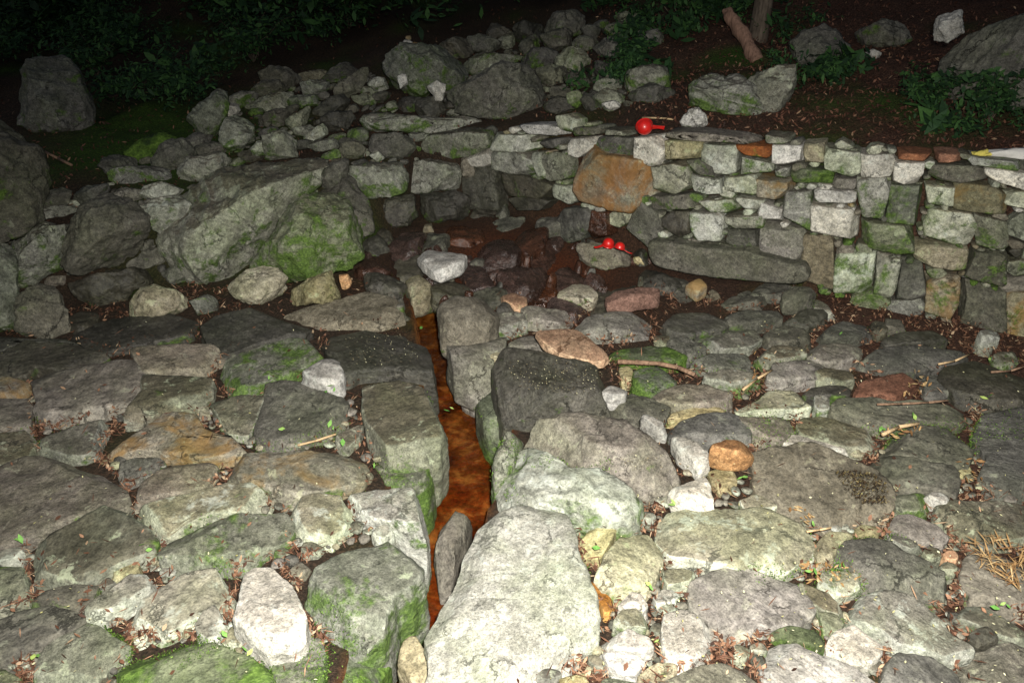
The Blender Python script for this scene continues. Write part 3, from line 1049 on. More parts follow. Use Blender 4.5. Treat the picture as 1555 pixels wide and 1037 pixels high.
# the big rocks that line the right bank of the channel
CHROCK = [
    ('c', .19, .58, 'large brown-grey flat-topped boulder on the right bank of the channel', '788,642 800,628 850,612 900,614 960,630 1010,657 1043,690 1045,706 1020,714 985,714 950,700 920,696 870,686 830,666 798,654'),
    ('v', .17, .56, 'pale lichened boulder streaked with green moss, jutting into the orange channel', '740,730 752,702 772,664 790,646 830,668 870,690 930,698 960,714 985,735 1003,758 996,768 960,772 900,762 860,752 830,745 770,752 738,752'),
    ('m', .14, .45, 'small moss-covered rock tucked left of the large grey boulder', '745,690 765,650 790,632 800,640 785,665 782,690 765,705 750,712'),
]
for k, h, th, lab, P in CHROCK:
    flat_stone(parse(P), k, h, th, None, 'boulder', tilt=0.02, p=4.0, cuts=7, rough=1.0, label=lab, cat='boulder', splay=0.12)

LOOSE = [
    ('w', .13, .15, 'white angular rock with a pointed top on the left paving near the channel', '453,562 475,548 496,538 512,542 522,560 519,570 507,578 478,571'),
    ('w', .15, .20, 'pinkish white flat-topped stone standing in the paving between dirt patches at lower left', '352,930 358,905 368,865 385,852 410,853 440,880 450,900 462,925 458,950 440,962 405,967 375,950'),
    ('w', .10, .11, 'small cream stone on leaf debris behind the large grey boulder', '912,588 925,582 940,585 952,589 950,597 930,600 915,596'),
    ('w', .09, .12, 'pale pinkish stone wedged left of the bright orange block', '1022,665 1030,660 1055,665 1080,685 1078,693 1065,704 1050,692 1030,678'),
    ('o', .14, .13, 'bright orange block of stone on the right paving', '1082,672 1100,665 1135,664 1147,676 1140,682 1120,686 1095,684 1082,680'),
    ('w', .10, .12, 'white square-cornered stone between the orange block and the wide slab', '1018,738 1045,726 1070,717 1078,730 1086,760 1060,763 1024,750'),
    ('o', .19, .09, 'orange-edged flat slab lying on the dark rock beside the channel head', '815,502 850,499 890,500 910,518 922,530 915,538 890,539 850,530 825,516'),
    ('s', .15, .13, 'reddish brown oblong stone below the spring slab', '922,438 985,431 1000,434 1000,445 960,449 925,450'),
    ('b', .18, .30, 'brown boulder at the head of the channel on its right side', '667,458 690,445 740,443 758,455 752,475 740,486 700,492 670,487'),
    ('p', .10, .12, 'small pale stone on dark ground at the foot of the wall, far right', '1485,501 1500,496 1518,498 1520,508 1495,510'),
    ('k', .13, .15, 'grey rounded stone resting against the foot of the wall', '1190,443 1200,433 1225,431 1240,438 1238,446 1215,450 1193,450'),
    ('c', -.14, .3, 'dark brown rock standing in the lower channel water', '660,820 672,785 690,767 715,770 705,810 690,840 680,868 666,862'),
    ('n', -.08, .3, 'blackish wet rock at the channel bend below the brown boulder', '722,605 745,578 758,600 765,650 755,660 735,640'),
    ('c', -.16, .2, 'brown wedge rock half sunk in the orange water', '700,590 720,573 745,572 742,590 720,600'),
    ('y', -.02, .25, 'yellowish brown cube-like rock beside the pointed white rock in the spring', '615,418 640,410 660,428 648,435 625,441'),
    ('w', .12, .14, 'pointed white-edged rock lying over the head of the channel', '632,374 650,373 680,379 708,386 703,396 668,409 655,402 642,390'),
    ('o', .03, .09, 'small orange stone lying right of the brown boulder', '760,440 775,440 800,452 798,460 780,461 765,455'),
    ('u', .10, .12, 'small rust-coloured stone below the mossy ledge stone', '1042,425 1063,421 1074,430 1060,435'),
]
for k, h, th, lab, P in LOOSE:
    flat_stone(parse(P), k, h, th, None, 'loose_stone', tilt=0.08, p=4.5, cuts=6, label=lab, cat='stone')

# ================================================================== THE WALL
wall = bpy.data.objects.new('stone_wall', None)
COL.objects.link(wall)
wall.location = (2.0, 4.8, 0)
wall['label'] = 'dry stone retaining wall of pale and rusty blocks curving round the right side of the spring'
wall['category'] = 'wall'
bpy.context.view_layer.update()


class WallParent:
    pass


WALLS = """
x|1119,221 1168,223 1170,241 1122,235
w|1173,223 1216,223 1215,249 1173,249
y|1220,221 1250,220 1250,247 1222,247
p|1253,227 1303,234 1304,262 1290,268 1253,257
w|1306,236 1354,238 1359,252 1349,267 1310,272
w|1360,248 1404,249 1401,275 1390,282 1358,279
x|1366,233 1419,236 1417,246 1367,243
x|1423,234 1459,236 1458,248 1424,247
k|1420,252 1499,254 1493,280 1430,275 1413,266
w|1502,257 1560,264 1600,272 1600,296 1560,290 1498,272
n|1200,257 1264,260 1260,280 1206,277
g|1176,254 1198,255 1196,271 1178,268
c|1266,272 1299,273 1298,288 1265,287
u|1150,270 1198,274 1202,290 1180,304 1150,299
w|1237,288 1298,294 1296,309 1238,308
w|1233,314 1289,321 1304,335 1303,364 1232,351
g|1303,274 1349,273 1350,290 1344,314 1338,331 1311,329 1304,300
m|1354,286 1399,284 1403,300 1399,343 1347,337 1350,315
p|1407,282 1449,287 1447,314 1411,309
u|1453,278 1509,287 1528,300 1526,324 1500,324 1453,317
p|1416,320 1473,326 1483,350 1468,374 1440,371 1407,364 1405,340
g|1482,327 1528,341 1532,378 1486,373
m|1312,340 1384,346 1386,384 1360,389 1312,374
y|1391,372 1468,381 1463,408 1430,413 1391,394
v|1271,388 1328,389 1320,448 1267,443
g|1334,392 1368,396 1358,453 1327,450
k|1371,401 1399,402 1407,458 1363,460
u|1410,420 1458,427 1453,488 1407,473
k|1472,387 1528,387 1528,438 1467,420
k|1464,432 1528,447 1528,508 1462,493
u|1533,447 1600,452 1600,522 1532,513
c|1155,342 1214,353 1221,365 1209,399 1155,385
b|1222,362 1263,364 1263,438 1217,423
g|1187,298 1230,292 1229,348 1215,349 1192,330
w|1150,307 1186,319 1183,338 1150,331
p|1100,271 1148,268 1158,289 1148,297 1102,289
p|1047,267 1089,274 1093,298 1070,300 1049,289
k|987,300 1048,297 1053,317 991,319
p|1060,307 1109,304 1123,320 1113,325 1066,321
p|1112,300 1158,305 1158,321 1129,316
p|1048,325 1093,328 1098,345 1093,366 1051,366
g|1100,330 1158,327 1156,348 1106,347
k|1107,351 1149,354 1148,374 1100,374
d|1005,324 1043,324 1043,354 1030,360 1005,345
k|950,347 970,307 998,331 1001,360 985,383 961,365
y|1010,215 1061,217 1061,241 1011,242
p|1065,221 1117,223 1116,261 1095,267 1065,260
p|1120,239 1169,247 1171,261 1119,265
g|988,255 1039,247 1044,288 1018,295 992,291
k|1042,246 1060,243 1092,262 1090,270 1048,264
w|957,212 1000,209 1004,230 999,248 985,252 957,240
k|906,210 953,212 950,239 920,237 902,227
w|854,213 894,210 901,224 875,239 860,234
p|742,205 800,207 813,225 798,231 745,229
k|818,213 847,212 844,224 821,227
g|745,232 798,233 813,264 800,269 748,257
p|803,234 815,234 830,268 815,268
g|818,233 856,236 859,269 833,274 821,268
w|787,190 829,190 853,197 848,206 800,204
k|864,195 904,194 909,204 867,207
g|913,197 944,198 949,206 914,205
c|1010,201 1060,202 1118,209 1158,213 1153,218 1060,215 1012,211
g|1160,207 1198,210 1196,219 1162,218
p|1470,240 1510,243 1555,248 1555,262 1500,254 1465,250
g|630,238 650,208 700,202 733,204 736,225 705,238 660,242
w|702,240 738,228 743,232 745,252 720,254 702,250
d|700,256 745,258 755,318 706,318
d|762,264 800,271 833,282 828,305 795,300 766,298
p|836,281 864,284 868,305 860,311 840,300
d|770,303 800,298 835,310 822,320 775,320
k|840,330 855,319 885,319 895,340 880,363 858,368 845,355
r|897,322 917,326 918,358 890,364
"""
wl_n = []
for ln in WALLS.strip().splitlines():
    k, b = ln.split('|')
    o = wall_stone(parse(b), k, None, depth=0.26)
    wl_n.append(o)
wl_n.append(wall_stone(parse('868,247 885,226 915,240 945,243 985,255 985,285 970,300 950,322 920,318 880,303 866,280'), 'q', None, proud=0.10, depth=0.4, label='large tilted ochre-stained block bulging from the wall'))
WREG = np.array([(740, 200), (860, 188), (1005, 200), (1160, 210), (1300, 226), (1460, 236), (1640, 262), (1640, 540), (1555, 515), (1240, 445), (1215, 400), (1000, 370), (945, 350), (880, 320), (760, 262)], float)
# dippers' slab and ledges
wl_n.append(wall_stone(parse('988,372 1000,367 1050,377 1150,384 1203,396 1213,420 1200,430 1100,425 1040,415 1000,405 990,390'), 'k', None, proud=0.10, depth=0.4, cuts=1, label='long mossy footing stone'))
fw = []
stamp([(955, 170), (1022, 170), (1022, 210), (955, 210)])   # the wall top is clear where the dipper lies
for poly in fill_region(WREG, [26, 18, 12, 8, 6], 260, 0.6, seed=5, limit=0.12):
    k = random.choice('gpwgkcupmk')
    r = random.uniform(-0.035, 0.0)
    if poly[:, 1].mean() > 360:
        k = random.choice('kgdnmb')
    wl_n.append(wall_stone(poly, k, None, proud=r, depth=0.16, cuts=3))
# courses on past the right edge of the photograph
rw = np.random.RandomState(3)
for row in range(5):
    x = 3.68 + row * 0.05
    while x < 6.9:
        wd = rw.uniform(0.2, 0.42)
        y = np.interp(x + wd / 2, WALL_X, WALL_Y)
        tx = np.array([0.936, -0.351, 0])
        N = np.array([-0.351, -0.936, 0.09])
        N /= np.linalg.norm(N)
        Vv = np.cross(N, tx)
        Vv = Vv if Vv[2] > 0 else -Vv
        hh = 0.19
        L = np.array([(-wd / 2, -hh / 2), (wd / 2, -hh / 2 + .01), (wd / 2 - .02, hh / 2), (-wd / 2 + .01, hh / 2 - .01)]) * 0.96
        me = stone_mesh('stone', L, None, tx, Vv, N, .1, .16, M[rw.choice(list('gpwkm'))], level=3, seed=900 + row * 20 + int(x * 3))
        wl_n.append(link('stone', me, None, (x + wd / 2, y + 0.03, 0.08 + row * 0.20)))
        x += wd
for o in wl_n:
    o.parent = wall
    o.matrix_parent_inverse = Matrix.Translation((-2.0, -4.8, 0))

# ================================================================== BOULDERS ON THE LEFT BANK
BOULDERS = [
    ('g', .75, 0.0, 'widest grey boulder of the left bank, leaning over a mossy one', '222,318 250,300 290,288 345,258 360,250 400,245 440,230 490,228 500,240 485,270 465,300 430,345 400,390 360,422 340,440 325,442 260,405 235,370 215,335', .05),
    ('m', .8, 0.25, 'green speckled boulder leaning right beside the spring basin', '385,402 410,370 440,330 470,300 500,292 530,320 550,360 553,385 530,405 490,415 440,425 400,432 383,420', 0),
    ('k', .8, .0, 'dark upright rock wedged behind the green speckled boulder', '480,310 500,280 520,262 540,275 560,320 565,350 545,362 520,360 490,340', -.1),
    ('p', .6, .12, 'pale lobe-shaped rock at the left shoulder of the widest grey boulder', '213,315 250,300 290,302 292,340 270,357 238,352 220,335', 0),
    ('k', .8, .12, 'dark green-grey rounded boulder left of the widest grey boulder', '95,370 130,320 160,300 200,302 215,320 222,350 215,388 190,405 150,412 120,418 100,400', 0),
    ('g', .8, 0.05, 'blocky grey rock with a pale worn top at the left edge of the bank', '10,388 25,350 60,338 95,345 105,375 108,412 80,425 40,432 15,412', 0),
    ('g', .7, -.1, 'flat grey rock lying behind the blocky pale-topped rock', '28,345 60,320 95,312 135,312 120,335 90,345 60,345', 0),
    ('p', .6, -.1, 'small pale slab sticking up left of the rounded dark boulder', '95,305 130,302 153,303 125,325 98,322', 0),
    ('m', .7, 0.1, 'tall narrow mossy rock cut by the left edge of the photo, standing', '-60,370 0,368 20,385 24,440 25,490 0,512 -60,520', 0),
    ('k', .6, 0.05, 'dark slab-like rock standing at the left edge under the blocky rock', '22,440 60,430 85,430 100,480 108,508 60,514 25,505', 0),
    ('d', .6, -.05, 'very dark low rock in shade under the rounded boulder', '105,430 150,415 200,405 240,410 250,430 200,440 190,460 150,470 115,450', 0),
    ('y', .8, .03, 'rusty yellow rock under the foot of the green speckled boulder', '345,435 370,412 400,402 430,415 435,440 425,457 400,462 370,457 350,445', 0),
    ('y', .8, .1, 'cream-yellow angular rock with an orange end beside the spring', '440,445 470,420 500,413 520,422 522,455 480,462 445,465', 0),
    ('o', .8, .2, 'small bright orange knob of rock on the end of the cream-yellow rock', '516,418 530,416 536,428 526,441 518,440', 0),
    ('y', .7, .1, 'low buff rock lying alone on the dark ground at left', '190,455 200,442 240,436 270,445 285,457 285,470 240,481 195,483', 0),
    ('m', .7, .05, 'low mossy buff rock right of the lone buff rock', '287,457 318,446 335,453 335,470 302,476', 0),
    ('g', .7, -.1, 'long flat grey-topped rock on the far edge of the bank above moss', '165,258 200,250 240,253 275,262 282,275 250,287 200,287 170,282', 0),
    ('g', .7, 0, 'sloping grey rock next to the long flat-topped rock', '265,256 290,240 330,233 347,245 342,268 310,282 278,282', .05),
    ('p', .6, 0, 'whitish streaked rock above the pale lobe', '208,300 220,282 250,278 282,285 268,302 240,307', 0),
    ('k', .9, 0.3, 'huge rounded grey boulder at the left edge of the photo', '-120,190 -40,172 0,176 30,190 55,215 72,228 70,270 60,330 30,358 -60,380 -120,350', 0),
    ('k', .8, 0, 'tall boulder blotched with black moss at upper left', '22,190 22,120 45,95 70,85 100,90 115,110 130,145 142,170 140,200 110,207 60,202', 0),
    ('g', .8, 0, 'wedge-shaped grey rock at the left end of the rubble', '280,185 300,160 330,136 345,140 347,160 337,200 320,220 295,207', 0),
    ('w', .8, .1, 'small round whitish rock balanced beside the wedge-shaped rock', '338,165 350,156 362,156 366,168 358,178 345,180', 0),
    ('g', .8, 0, 'patchy grey rock below the small round whitish rock', '335,205 345,182 375,172 390,190 387,215 370,227 355,242 335,237', 0),
    ('p', .7, .1, 'pale broken rock on the rubble above the widest boulder', '380,225 390,215 420,208 432,222 410,235 385,236', 0),
    ('g', .7, 0, 'low flat slab at the top left of the rubble heap', '365,165 400,145 450,138 447,160 405,172', 0),
    ('g', .7, 0.1, 'grey slab with a pale corner in the middle of the rubble heap', '455,125 495,118 502,135 485,149 460,146', 0),
    ('g', .7, .05, 'ridge-shaped rock leaning in the rubble heap', '430,182 470,160 477,170 467,190 450,200 433,196', 0),
    ('p', .6, .1, 'thin pale slab tilted up in the rubble heap', '453,212 490,187 502,190 497,205 465,220', 0),
    ('g', .6, .1, 'long brownish slab lying under the thin pale slab', '463,222 505,209 520,215 512,226 480,230', 0),
    ('g', .8, .05, 'rounded grey rock directly behind the widest boulder', '398,207 430,199 447,215 450,237 420,244 400,242', 0),
    ('p', .8, .1, 'small pale block left of the domed boulder', '556,127 570,118 592,120 592,135 570,139', 0),
    ('p', .7, 0, 'small pale chip at the top of the rubble heap', '528,122 550,111 562,120 552,132', 0),
    ('g', .7, 0, 'flat leaning stone under the small pale block', '533,147 560,141 574,155 565,165 540,157', 0),
    ('p', .8, .1, 'cream pebble-like rock on the dark ground behind the ledge', '560,236 572,227 584,240 575,248', 0),
    ('m', .8, .1, 'small mossy rock at the left end of the coping slab', '582,158 600,152 604,165 590,170', 0),
    ('k', .8, 0, 'dark smooth rock standing left of the ledge blocks', '518,212 540,205 553,225 547,246 518,245', 0),
    ('m', .8, 0, 'large domed boulder at the back of the heap with a tiny cairn on top', '582,105 588,84 615,72 680,76 702,92 708,118 695,140 665,135 640,150 600,150 590,128', 0),
    ('k', .9, 0.1, 'broad dark speckled boulder right of the domed boulder', '680,145 720,120 760,92 792,98 822,130 838,165 780,178 700,170', 0),
    ('w', .8, .5, 'pale round rock in front of the domed boulder', '648,132 663,122 678,128 674,152 661,153', 0),
    ('w', .7, .5, 'small upright pale chip in front of the domed boulder', '604,116 615,111 619,128 608,136', 0),
    ('k', .8, 0, 'slab-like rock on the skyline right of the domed boulder', '703,78 712,55 730,50 752,60 772,72 755,85', 0),
    ('g', .8, 0, 'pale grey rock on the skyline between mossy slabs', '752,62 772,50 785,52 783,74 765,77', 0),
    ('g', .8, 0, 'long low ridge of rock in front of the skyline rocks', '690,104 720,82 790,84 802,100 745,110 718,114', 0),
    ('k', .8, 0, 'dark mossy rock on the skyline near the centre', '790,62 812,52 822,58 822,78 800,88 786,80', 0),
    ('k', .8, 0, 'broad dim rock on the skyline right of centre', '822,54 862,42 876,55 872,78 835,84', 0),
    ('m', .8, .1, 'small round mossy rock on the broad dark boulder', '846,96 858,87 870,94 869,104 852,106', 0),
    ('m', .8, .1, 'mossy egg-shaped rock behind the wall coping', '860,142 878,133 888,152 872,166 860,158', 0),
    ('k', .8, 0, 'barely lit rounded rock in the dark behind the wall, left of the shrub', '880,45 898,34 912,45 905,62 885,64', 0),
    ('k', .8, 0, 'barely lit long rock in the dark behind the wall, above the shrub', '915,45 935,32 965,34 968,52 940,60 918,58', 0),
    ('g', .9, 0, 'lumpy pale boulder with a cracked face on the terrace behind the wall', '1040,132 1058,116 1078,107 1100,115 1120,111 1142,125 1162,142 1168,160 1140,180 1100,174 1060,174 1042,165', 0),
    ('g', .8, 0, 'knobbly grey rock right of the lumpy pale boulder', '1132,124 1150,110 1178,104 1205,102 1207,140 1196,166 1172,174 1135,165', 0),
    ('w', .7, .1, 'small pale hump of rock in front of the lumpy boulder', '1030,184 1045,168 1060,165 1078,180 1077,192 1040,192', 0),
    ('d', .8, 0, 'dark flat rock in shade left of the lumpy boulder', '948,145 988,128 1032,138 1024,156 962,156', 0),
    ('w', .8, .1, 'little heap-like white rock on the terrace behind the wall', '910,160 920,154 935,152 945,160 932,169', 0),
    ('k', .8, 0, 'dim grey boulder among leaves on the right hillside', '1196,72 1218,47 1250,38 1282,50 1302,75 1290,98 1240,104 1203,96', 0),
    ('k', .8, 0, 'darker boulder further right on the hillside', '1300,52 1338,30 1372,34 1384,60 1345,78 1310,72', 0),
    ('k', .6, .3, 'massive dark boulder at the right edge carrying a pale block', '1408,104 1416,77 1450,62 1500,45 1560,22 1640,10 1640,150 1560,152 1500,155 1450,150 1418,128', 0),
    ('w', .9, ray_hit(1440, 58)[1] - ray_hit(1500, 125)[1] + .32, 'pale square block sitting on the massive dark boulder', '1421,32 1440,20 1460,17 1463,50 1440,62 1419,62', 0),
    ('k', .8, 0, 'small bluish grey rock on the leaf-covered slope at right', '1373,132 1388,122 1403,130 1396,143 1380,143', 0),
    ('w', .8, 0, 'small whitish rock under the dim boulder on the right hillside', '1310,82 1325,74 1340,80 1336,92 1318,92', 0),
    ('g', .8, .1, 'left block of the low ledge behind the basin', '520,256 560,250 612,247 617,262 615,290 590,298 560,300 530,292', 0),
    ('g', .8, .1, 'right block of the low ledge, overhanging the dark hollow', '616,247 660,242 692,240 700,260 698,285 650,293 620,291', 0),
    ('g', .6, .1, 'long split coping slab over the ledge', '533,180 560,168 620,175 680,180 735,170 760,175 758,193 700,200 640,203 600,199 560,203 540,192', 0),
    ('k', .7, 0, 'dark mossy upright block under the coping slab', '560,205 600,202 632,210 625,238 580,240 560,228', 0),
    ('d', .6, .0, 'black rock added to darken the hollow under the left ledge block', '555,302 600,300 632,296 640,318 625,342 585,345 560,330', 0),  # added rock; the hollow's shade is put into its black colour
    ('d', .6, .0, 'black rock added to darken the hollow under the overhanging ledge block', '636,294 690,288 712,300 715,330 690,345 650,338 634,318', 0),  # likewise added, its black colour stands for shade under the overhang
    ('b', .8, .1, 'brown block between the ledge and the wall', '700,240 718,234 722,262 715,275 702,268', 0),
    ('c', .7, 0, 'flat slab with two red dippers resting on it in the spring', '862,372 900,369 940,376 962,388 957,400 922,412 900,405 875,392', 0),
    ('y', .7, 0, 'small buff rock at the right end of the dipper slab', '958,391 980,388 984,400 970,407', 0),
]
for k, dep, near, lab, P, sink in BOULDERS:
    boulder(parse(P), k, lab, dep, near=near, sink=sink)

# spring basin: wet red rocks, parts of the ground
bed = bpy.data.objects.new('spring_bed', None)
COL.objects.link(bed)
bed['kind'] = 'structure'
stamp(stamp_later)
BASIN = np.array([(565, 345), (565, 300), (745, 300), (860, 318), (905, 360), (985, 378), (1215, 432), (1240, 452), (1000, 445), (900, 470), (770, 470), (690, 445), (620, 480), (560, 440), (560, 380)], float)
for poly in fill_region(BASIN, [36, 28, 21, 15, 10, 7], 420, 0.6, seed=8, limit=0.28):
    cx, cy = poly.mean(0)
    redness = math.exp(-(((cx - 810) / 120) ** 2 + ((cy - 400) / 60) ** 2))
    k = 'r' if random.random() < redness * 1.1 else random.choice('ddkdbr')
    flat_stone(poly, k, random.uniform(-0.08, 0.04), 0.22, bed, 'rock', tilt=0.22, p=7, cuts=9, rough=0.9)

# rubble between the big rocks of the bank
bank = bpy.data.objects.new('rubble_bank', None)
COL.objects.link(bank)
bank['kind'] = 'structure'
RUB = np.array([(-40, 330), (160, 290), (175, 250), (285, 235), (300, 205), (345, 165), (420, 120), (560, 112), (590, 150), (600, 170), (545, 165), (520, 205), (555, 250), (520, 260), (490, 280), (430, 350), (360, 420), (340, 440), (200, 400), (100, 420), (-40, 500)], float)
for poly in fill_region(RUB, [34, 27, 20, 14, 10, 7], 200, 0.5, rotfn=lambda x, y: -0.35, seed=9, limit=0.38):
    cy = poly[:, 1].mean()
    boulder(poly, random.choice('gkkkmckkdd'), None, random.uniform(.5, 1.0), parent=bank, name='rubble_stone', cuts=11, p=4.5)
RUB2 = np.array([(590, 130), (700, 70), (780, 45), (960, 30), (1000, 60), (900, 100), (1000, 130), (1030, 150), (950, 160), (860, 165), (780, 165), (640, 172), (600, 168)], float)
for poly in fill_region(RUB2, [32, 24, 16, 10, 7], 120, 0.6, seed=10, limit=0.38):
    boulder(poly, random.choice('kkdkdg'), None, 0.8, parent=bank, name='rubble_stone', cuts=11, p=4.5)

RUB3 = np.array([(520, 200), (560, 170), (600, 150), (700, 165), (770, 172), (748, 205), (742, 262), (700, 275), (515, 262)], float)
for poly in fill_region(RUB3, [26, 19, 13, 8], 140, 0.6, seed=12, limit=0.3):
    boulder(poly, random.choice('kgdmkg'), None, 0.8, parent=bank, name='rubble_stone', cuts=10, p=5)

stamp([(640, 510), (668, 510), (700, 560), (748, 610), (752, 660), (735, 740), (715, 800), (690, 860), (640, 940), (628, 1040), (600, 1300), (540, 1300), (578, 1040), (606, 940), (645, 850), (650, 760), (680, 660), (662, 590)])
# smaller stones filling the paving's joints
GREG = [np.array([(-200, 500), (100, 490), (300, 450), (620, 440), (650, 510), (655, 570), (690, 640), (660, 740), (640, 900), (575, 1100), (560, 1300), (-200, 1300)], float),
        np.array([(690, 505), (760, 470), (1000, 440), (1240, 455), (1555, 520), (1700, 560), (1800, 1300), (690, 1300), (720, 1030), (900, 970), (1000, 740), (930, 620)], float)]
n_fill = 0
pebbles = []
# the paving goes on past both sides of the photograph
for si, reg in enumerate([[(1640, 560), (2350, 760), (2350, 1250), (1640, 1250)], [(-80, 500), (-80, 1250), (-800, 1250), (-800, 700)]]):
    for poly in fill_region(np.array(reg, float), [120, 85, 55, 35], 60, 0.6, seed=60 + si, limit=0.06):
        flat_stone(poly, random.choice('kgckgm'), random.uniform(0.0, 0.04), 0.15, pave, tilt=0.05, cuts=5)
for gi, reg in enumerate(GREG):
    for poly in fill_region(reg, [95, 70, 48, 34, 24, 17], 160, 0.6, rotfn=lambda x, y: (-0.35 if x < 600 else 0.25), seed=20 + gi, limit=0.06):
        c = poly.mean(0)
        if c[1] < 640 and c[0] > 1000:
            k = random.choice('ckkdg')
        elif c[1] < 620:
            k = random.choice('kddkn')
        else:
            k = random.choice('gpgpmcy')
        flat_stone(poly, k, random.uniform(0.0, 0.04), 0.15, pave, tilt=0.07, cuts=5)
        n_fill += 1
    for poly in fill_region(reg, [10, 7, 5], 420, 0.7, seed=30 + gi, limit=0.15):
        if poly[:, 1].mean() > 600:
            pebbles.append(poly)

# gravel and grit in the joints: one mesh
S2, F2 = ico(1)
GVt, GFt = [], []
rg = np.random.RandomState(77)
gmats = ['p', 'g', 'y', 'k', 'c']
groups = {k: ([], []) for k in gmats}
for poly in pebbles:
    c = poly.mean(0)
    W = on_plane([c, poly[0]], np.array([0, 0, 0.0]), np.array([0, 0, 1.]))
    R = np.linalg.norm(W[1] - W[0])
    if R > 0.06:
        R = 0.06
    if channel_d(W[0][0], W[0][1]) < 0.02:
        continue
    k = gmats[rg.randint(5)] if c[1] > 640 else 'kcc'[rg.randint(3)]
    V, Fc = groups[k]
    S = S2 * (1 + 0.25 * noise(S2 * 1.7 + rg.uniform(0, 99, 3), 4))[:, None] * np.array([R, R * rg.uniform(.6, 1), R * rg.uniform(.4, .7)])
    a = rg.uniform(0, 6.28)
    Rm = np.array([[math.cos(a), -math.sin(a), 0], [math.sin(a), math.cos(a), 0], [0, 0, 1]])
    Fc.append(F2 + len(V) * len(S2))
    V.append(S @ Rm.T + W[0] + [0, 0, R * 0.25 - .01])
for k, (V, Fc) in groups.items():
    if V:
        link('gravel', mesh_np('gravel', np.concatenate(V), np.concatenate(Fc), M[k]), kind='stuff')

# ================================================================== LEAVES AND LITTER


def leaves_mesh(name, pts, nrm, size, mat, seed=0, lift=0.3, slim=0.5, curl=0.25):
    """small bent leaf blades, one island each (6 vertices, 4 triangles)"""
    r = np.random.RandomState(seed)
    n = len(pts)
    pts = np.asarray(pts, float)
    a = r.uniform(0, 2 * math.pi, n)
    nn = np.asarray(nrm, float) + r.normal(0, lift, (n, 3))
    nn /= np.linalg.norm(nn, axis=1)[:, None]
    ref = np.stack([np.cos(a), np.sin(a), 0 * a], 1)
    u = np.cross(nn, ref)
    u /= np.linalg.norm(u, axis=1)[:, None] + 1e-9
    v = np.cross(nn, u)
    s = np.asarray(size) * r.uniform(0.6, 1.35, n)
    wv = s * slim * r.uniform(0.7, 1.2, n)
    cu = curl * s * r.uniform(0.2, 1.2, n)
    P = [pts - u * s[:, None], pts - u * (s * 0.2)[:, None] + v * wv[:, None] + nn * (cu * .5)[:, None],
         pts - u * (s * 0.2)[:, None] - v * wv[:, None] + nn * (cu * .5)[:, None],
         pts + u * (s * 0.45)[:, None] + v * (wv * .7)[:, None] + nn * (cu * .6)[:, None],
         pts + u * (s * 0.45)[:, None] - v * (wv * .7)[:, None] + nn * (cu * .6)[:, None], pts + u * s[:, None] + nn * cu[:, None]]
    V = np.stack(P, 1).reshape(-1, 3)
    base = (np.arange(n) * 6)[:, None]
    T = np.array([(0, 1, 2), (1, 3, 4), (1, 4, 2), (3, 5, 4)])
    F = (base[:, None] + T[None]).reshape(-1, 3)
    return mesh_np(name, V, F, mat, smooth=False)


rl = np.random.RandomState(5)
# dead leaves and needles caught in the joints
pts, nr = [], []
for _ in range(220000):
    px, py = rl.uniform(-150, 1700), rl.uniform(430, 1250)
    if occupied(px, py) and rl.rand() > 0.006:
        continue
    W = on_plane([(px, py)], np.array([0, 0, -0.01]), np.array([0, 0, 1.]))[0]
    if channel_d(W[0], W[1]) < 0.12:
        continue
    yl = np.interp(W[0], LX, LY)
    if W[1] > yl - 0.05:
        continue
    cl = float(fbm(np.array([[W[0] * 2.3, W[1] * 2.3, 0]]), 61, 2)[0])
    if cl < -0.25 and rl.rand() < .7:
        continue
    z = rl.uniform(-0.03, 0.028)
    if occupied(px, py):
        z = 0.06
    pts.append((W[0], W[1], z))
    if len(pts) > 44000:
        break
pts = np.array(pts)
nr = np.tile([0, 0, 1.0], (len(pts), 1))
h = len(pts) // 2
link('leaf_litter', leaves_mesh('leaf_litter', pts[:h], nr[:h], 0.0125, LITTER, 1, 0.6, 0.45, .4), kind='stuff')
link('needle_litter', leaves_mesh('needle_litter', pts[h:], nr[h:], 0.024, LITTER, 2, 0.35, 0.09, .1), kind='stuff')

# raised moss tufts rooted on the stones' shaded rims
MP, MN = np.concatenate(MOSSPTS), np.concatenate(MOSSNRM)
MOSSL = leaf_mat('moss_fronds', [(0.0, (0.020, 0.042, 0.006)), (0.5, (0.06, 0.12, 0.014)), (1.0, (0.15, 0.25, 0.04))])
rm = np.random.RandomState(17)
idx = rm.randint(0, len(MP), 90000)
MP = MP[idx] + rm.normal(0, 0.006, (len(idx), 3)) + MN[idx] * 0.002
link('moss_tufts', leaves_mesh('moss_tufts', MP, MN[idx], 0.0048, MOSSL, 18, 0.9, 0.35, .6), kind='stuff')

# litter over the hillside behind the wall
xy = np.stack([rl.uniform(-5.5, 6.0, 110000), rl.uniform(3.8, 11, 110000)], 1)
yl = np.interp(xy[:, 0], LX, LY)
keep = xy[:, 1] > yl + 0.22
dens = np.where(xy[:, 0] > 0.9, 1.0, 0.25) * np.clip(1.2 - (xy[:, 1] - yl) / 3.5, .05, 1)
keep &= rl.rand(len(xy)) < dens
xy = xy[keep]
z = terrain(xy[:, 0], xy[:, 1])
P = np.stack([xy[:, 0], xy[:, 1], z + rl.uniform(0.004, 0.03, len(z))], 1)
link('hillside_litter', leaves_mesh('hillside_litter', P, np.tile([0, 0, 1.0], (len(P), 1)), 0.017, DARKL, 3, 0.5, 0.35, .35), kind='stuff')


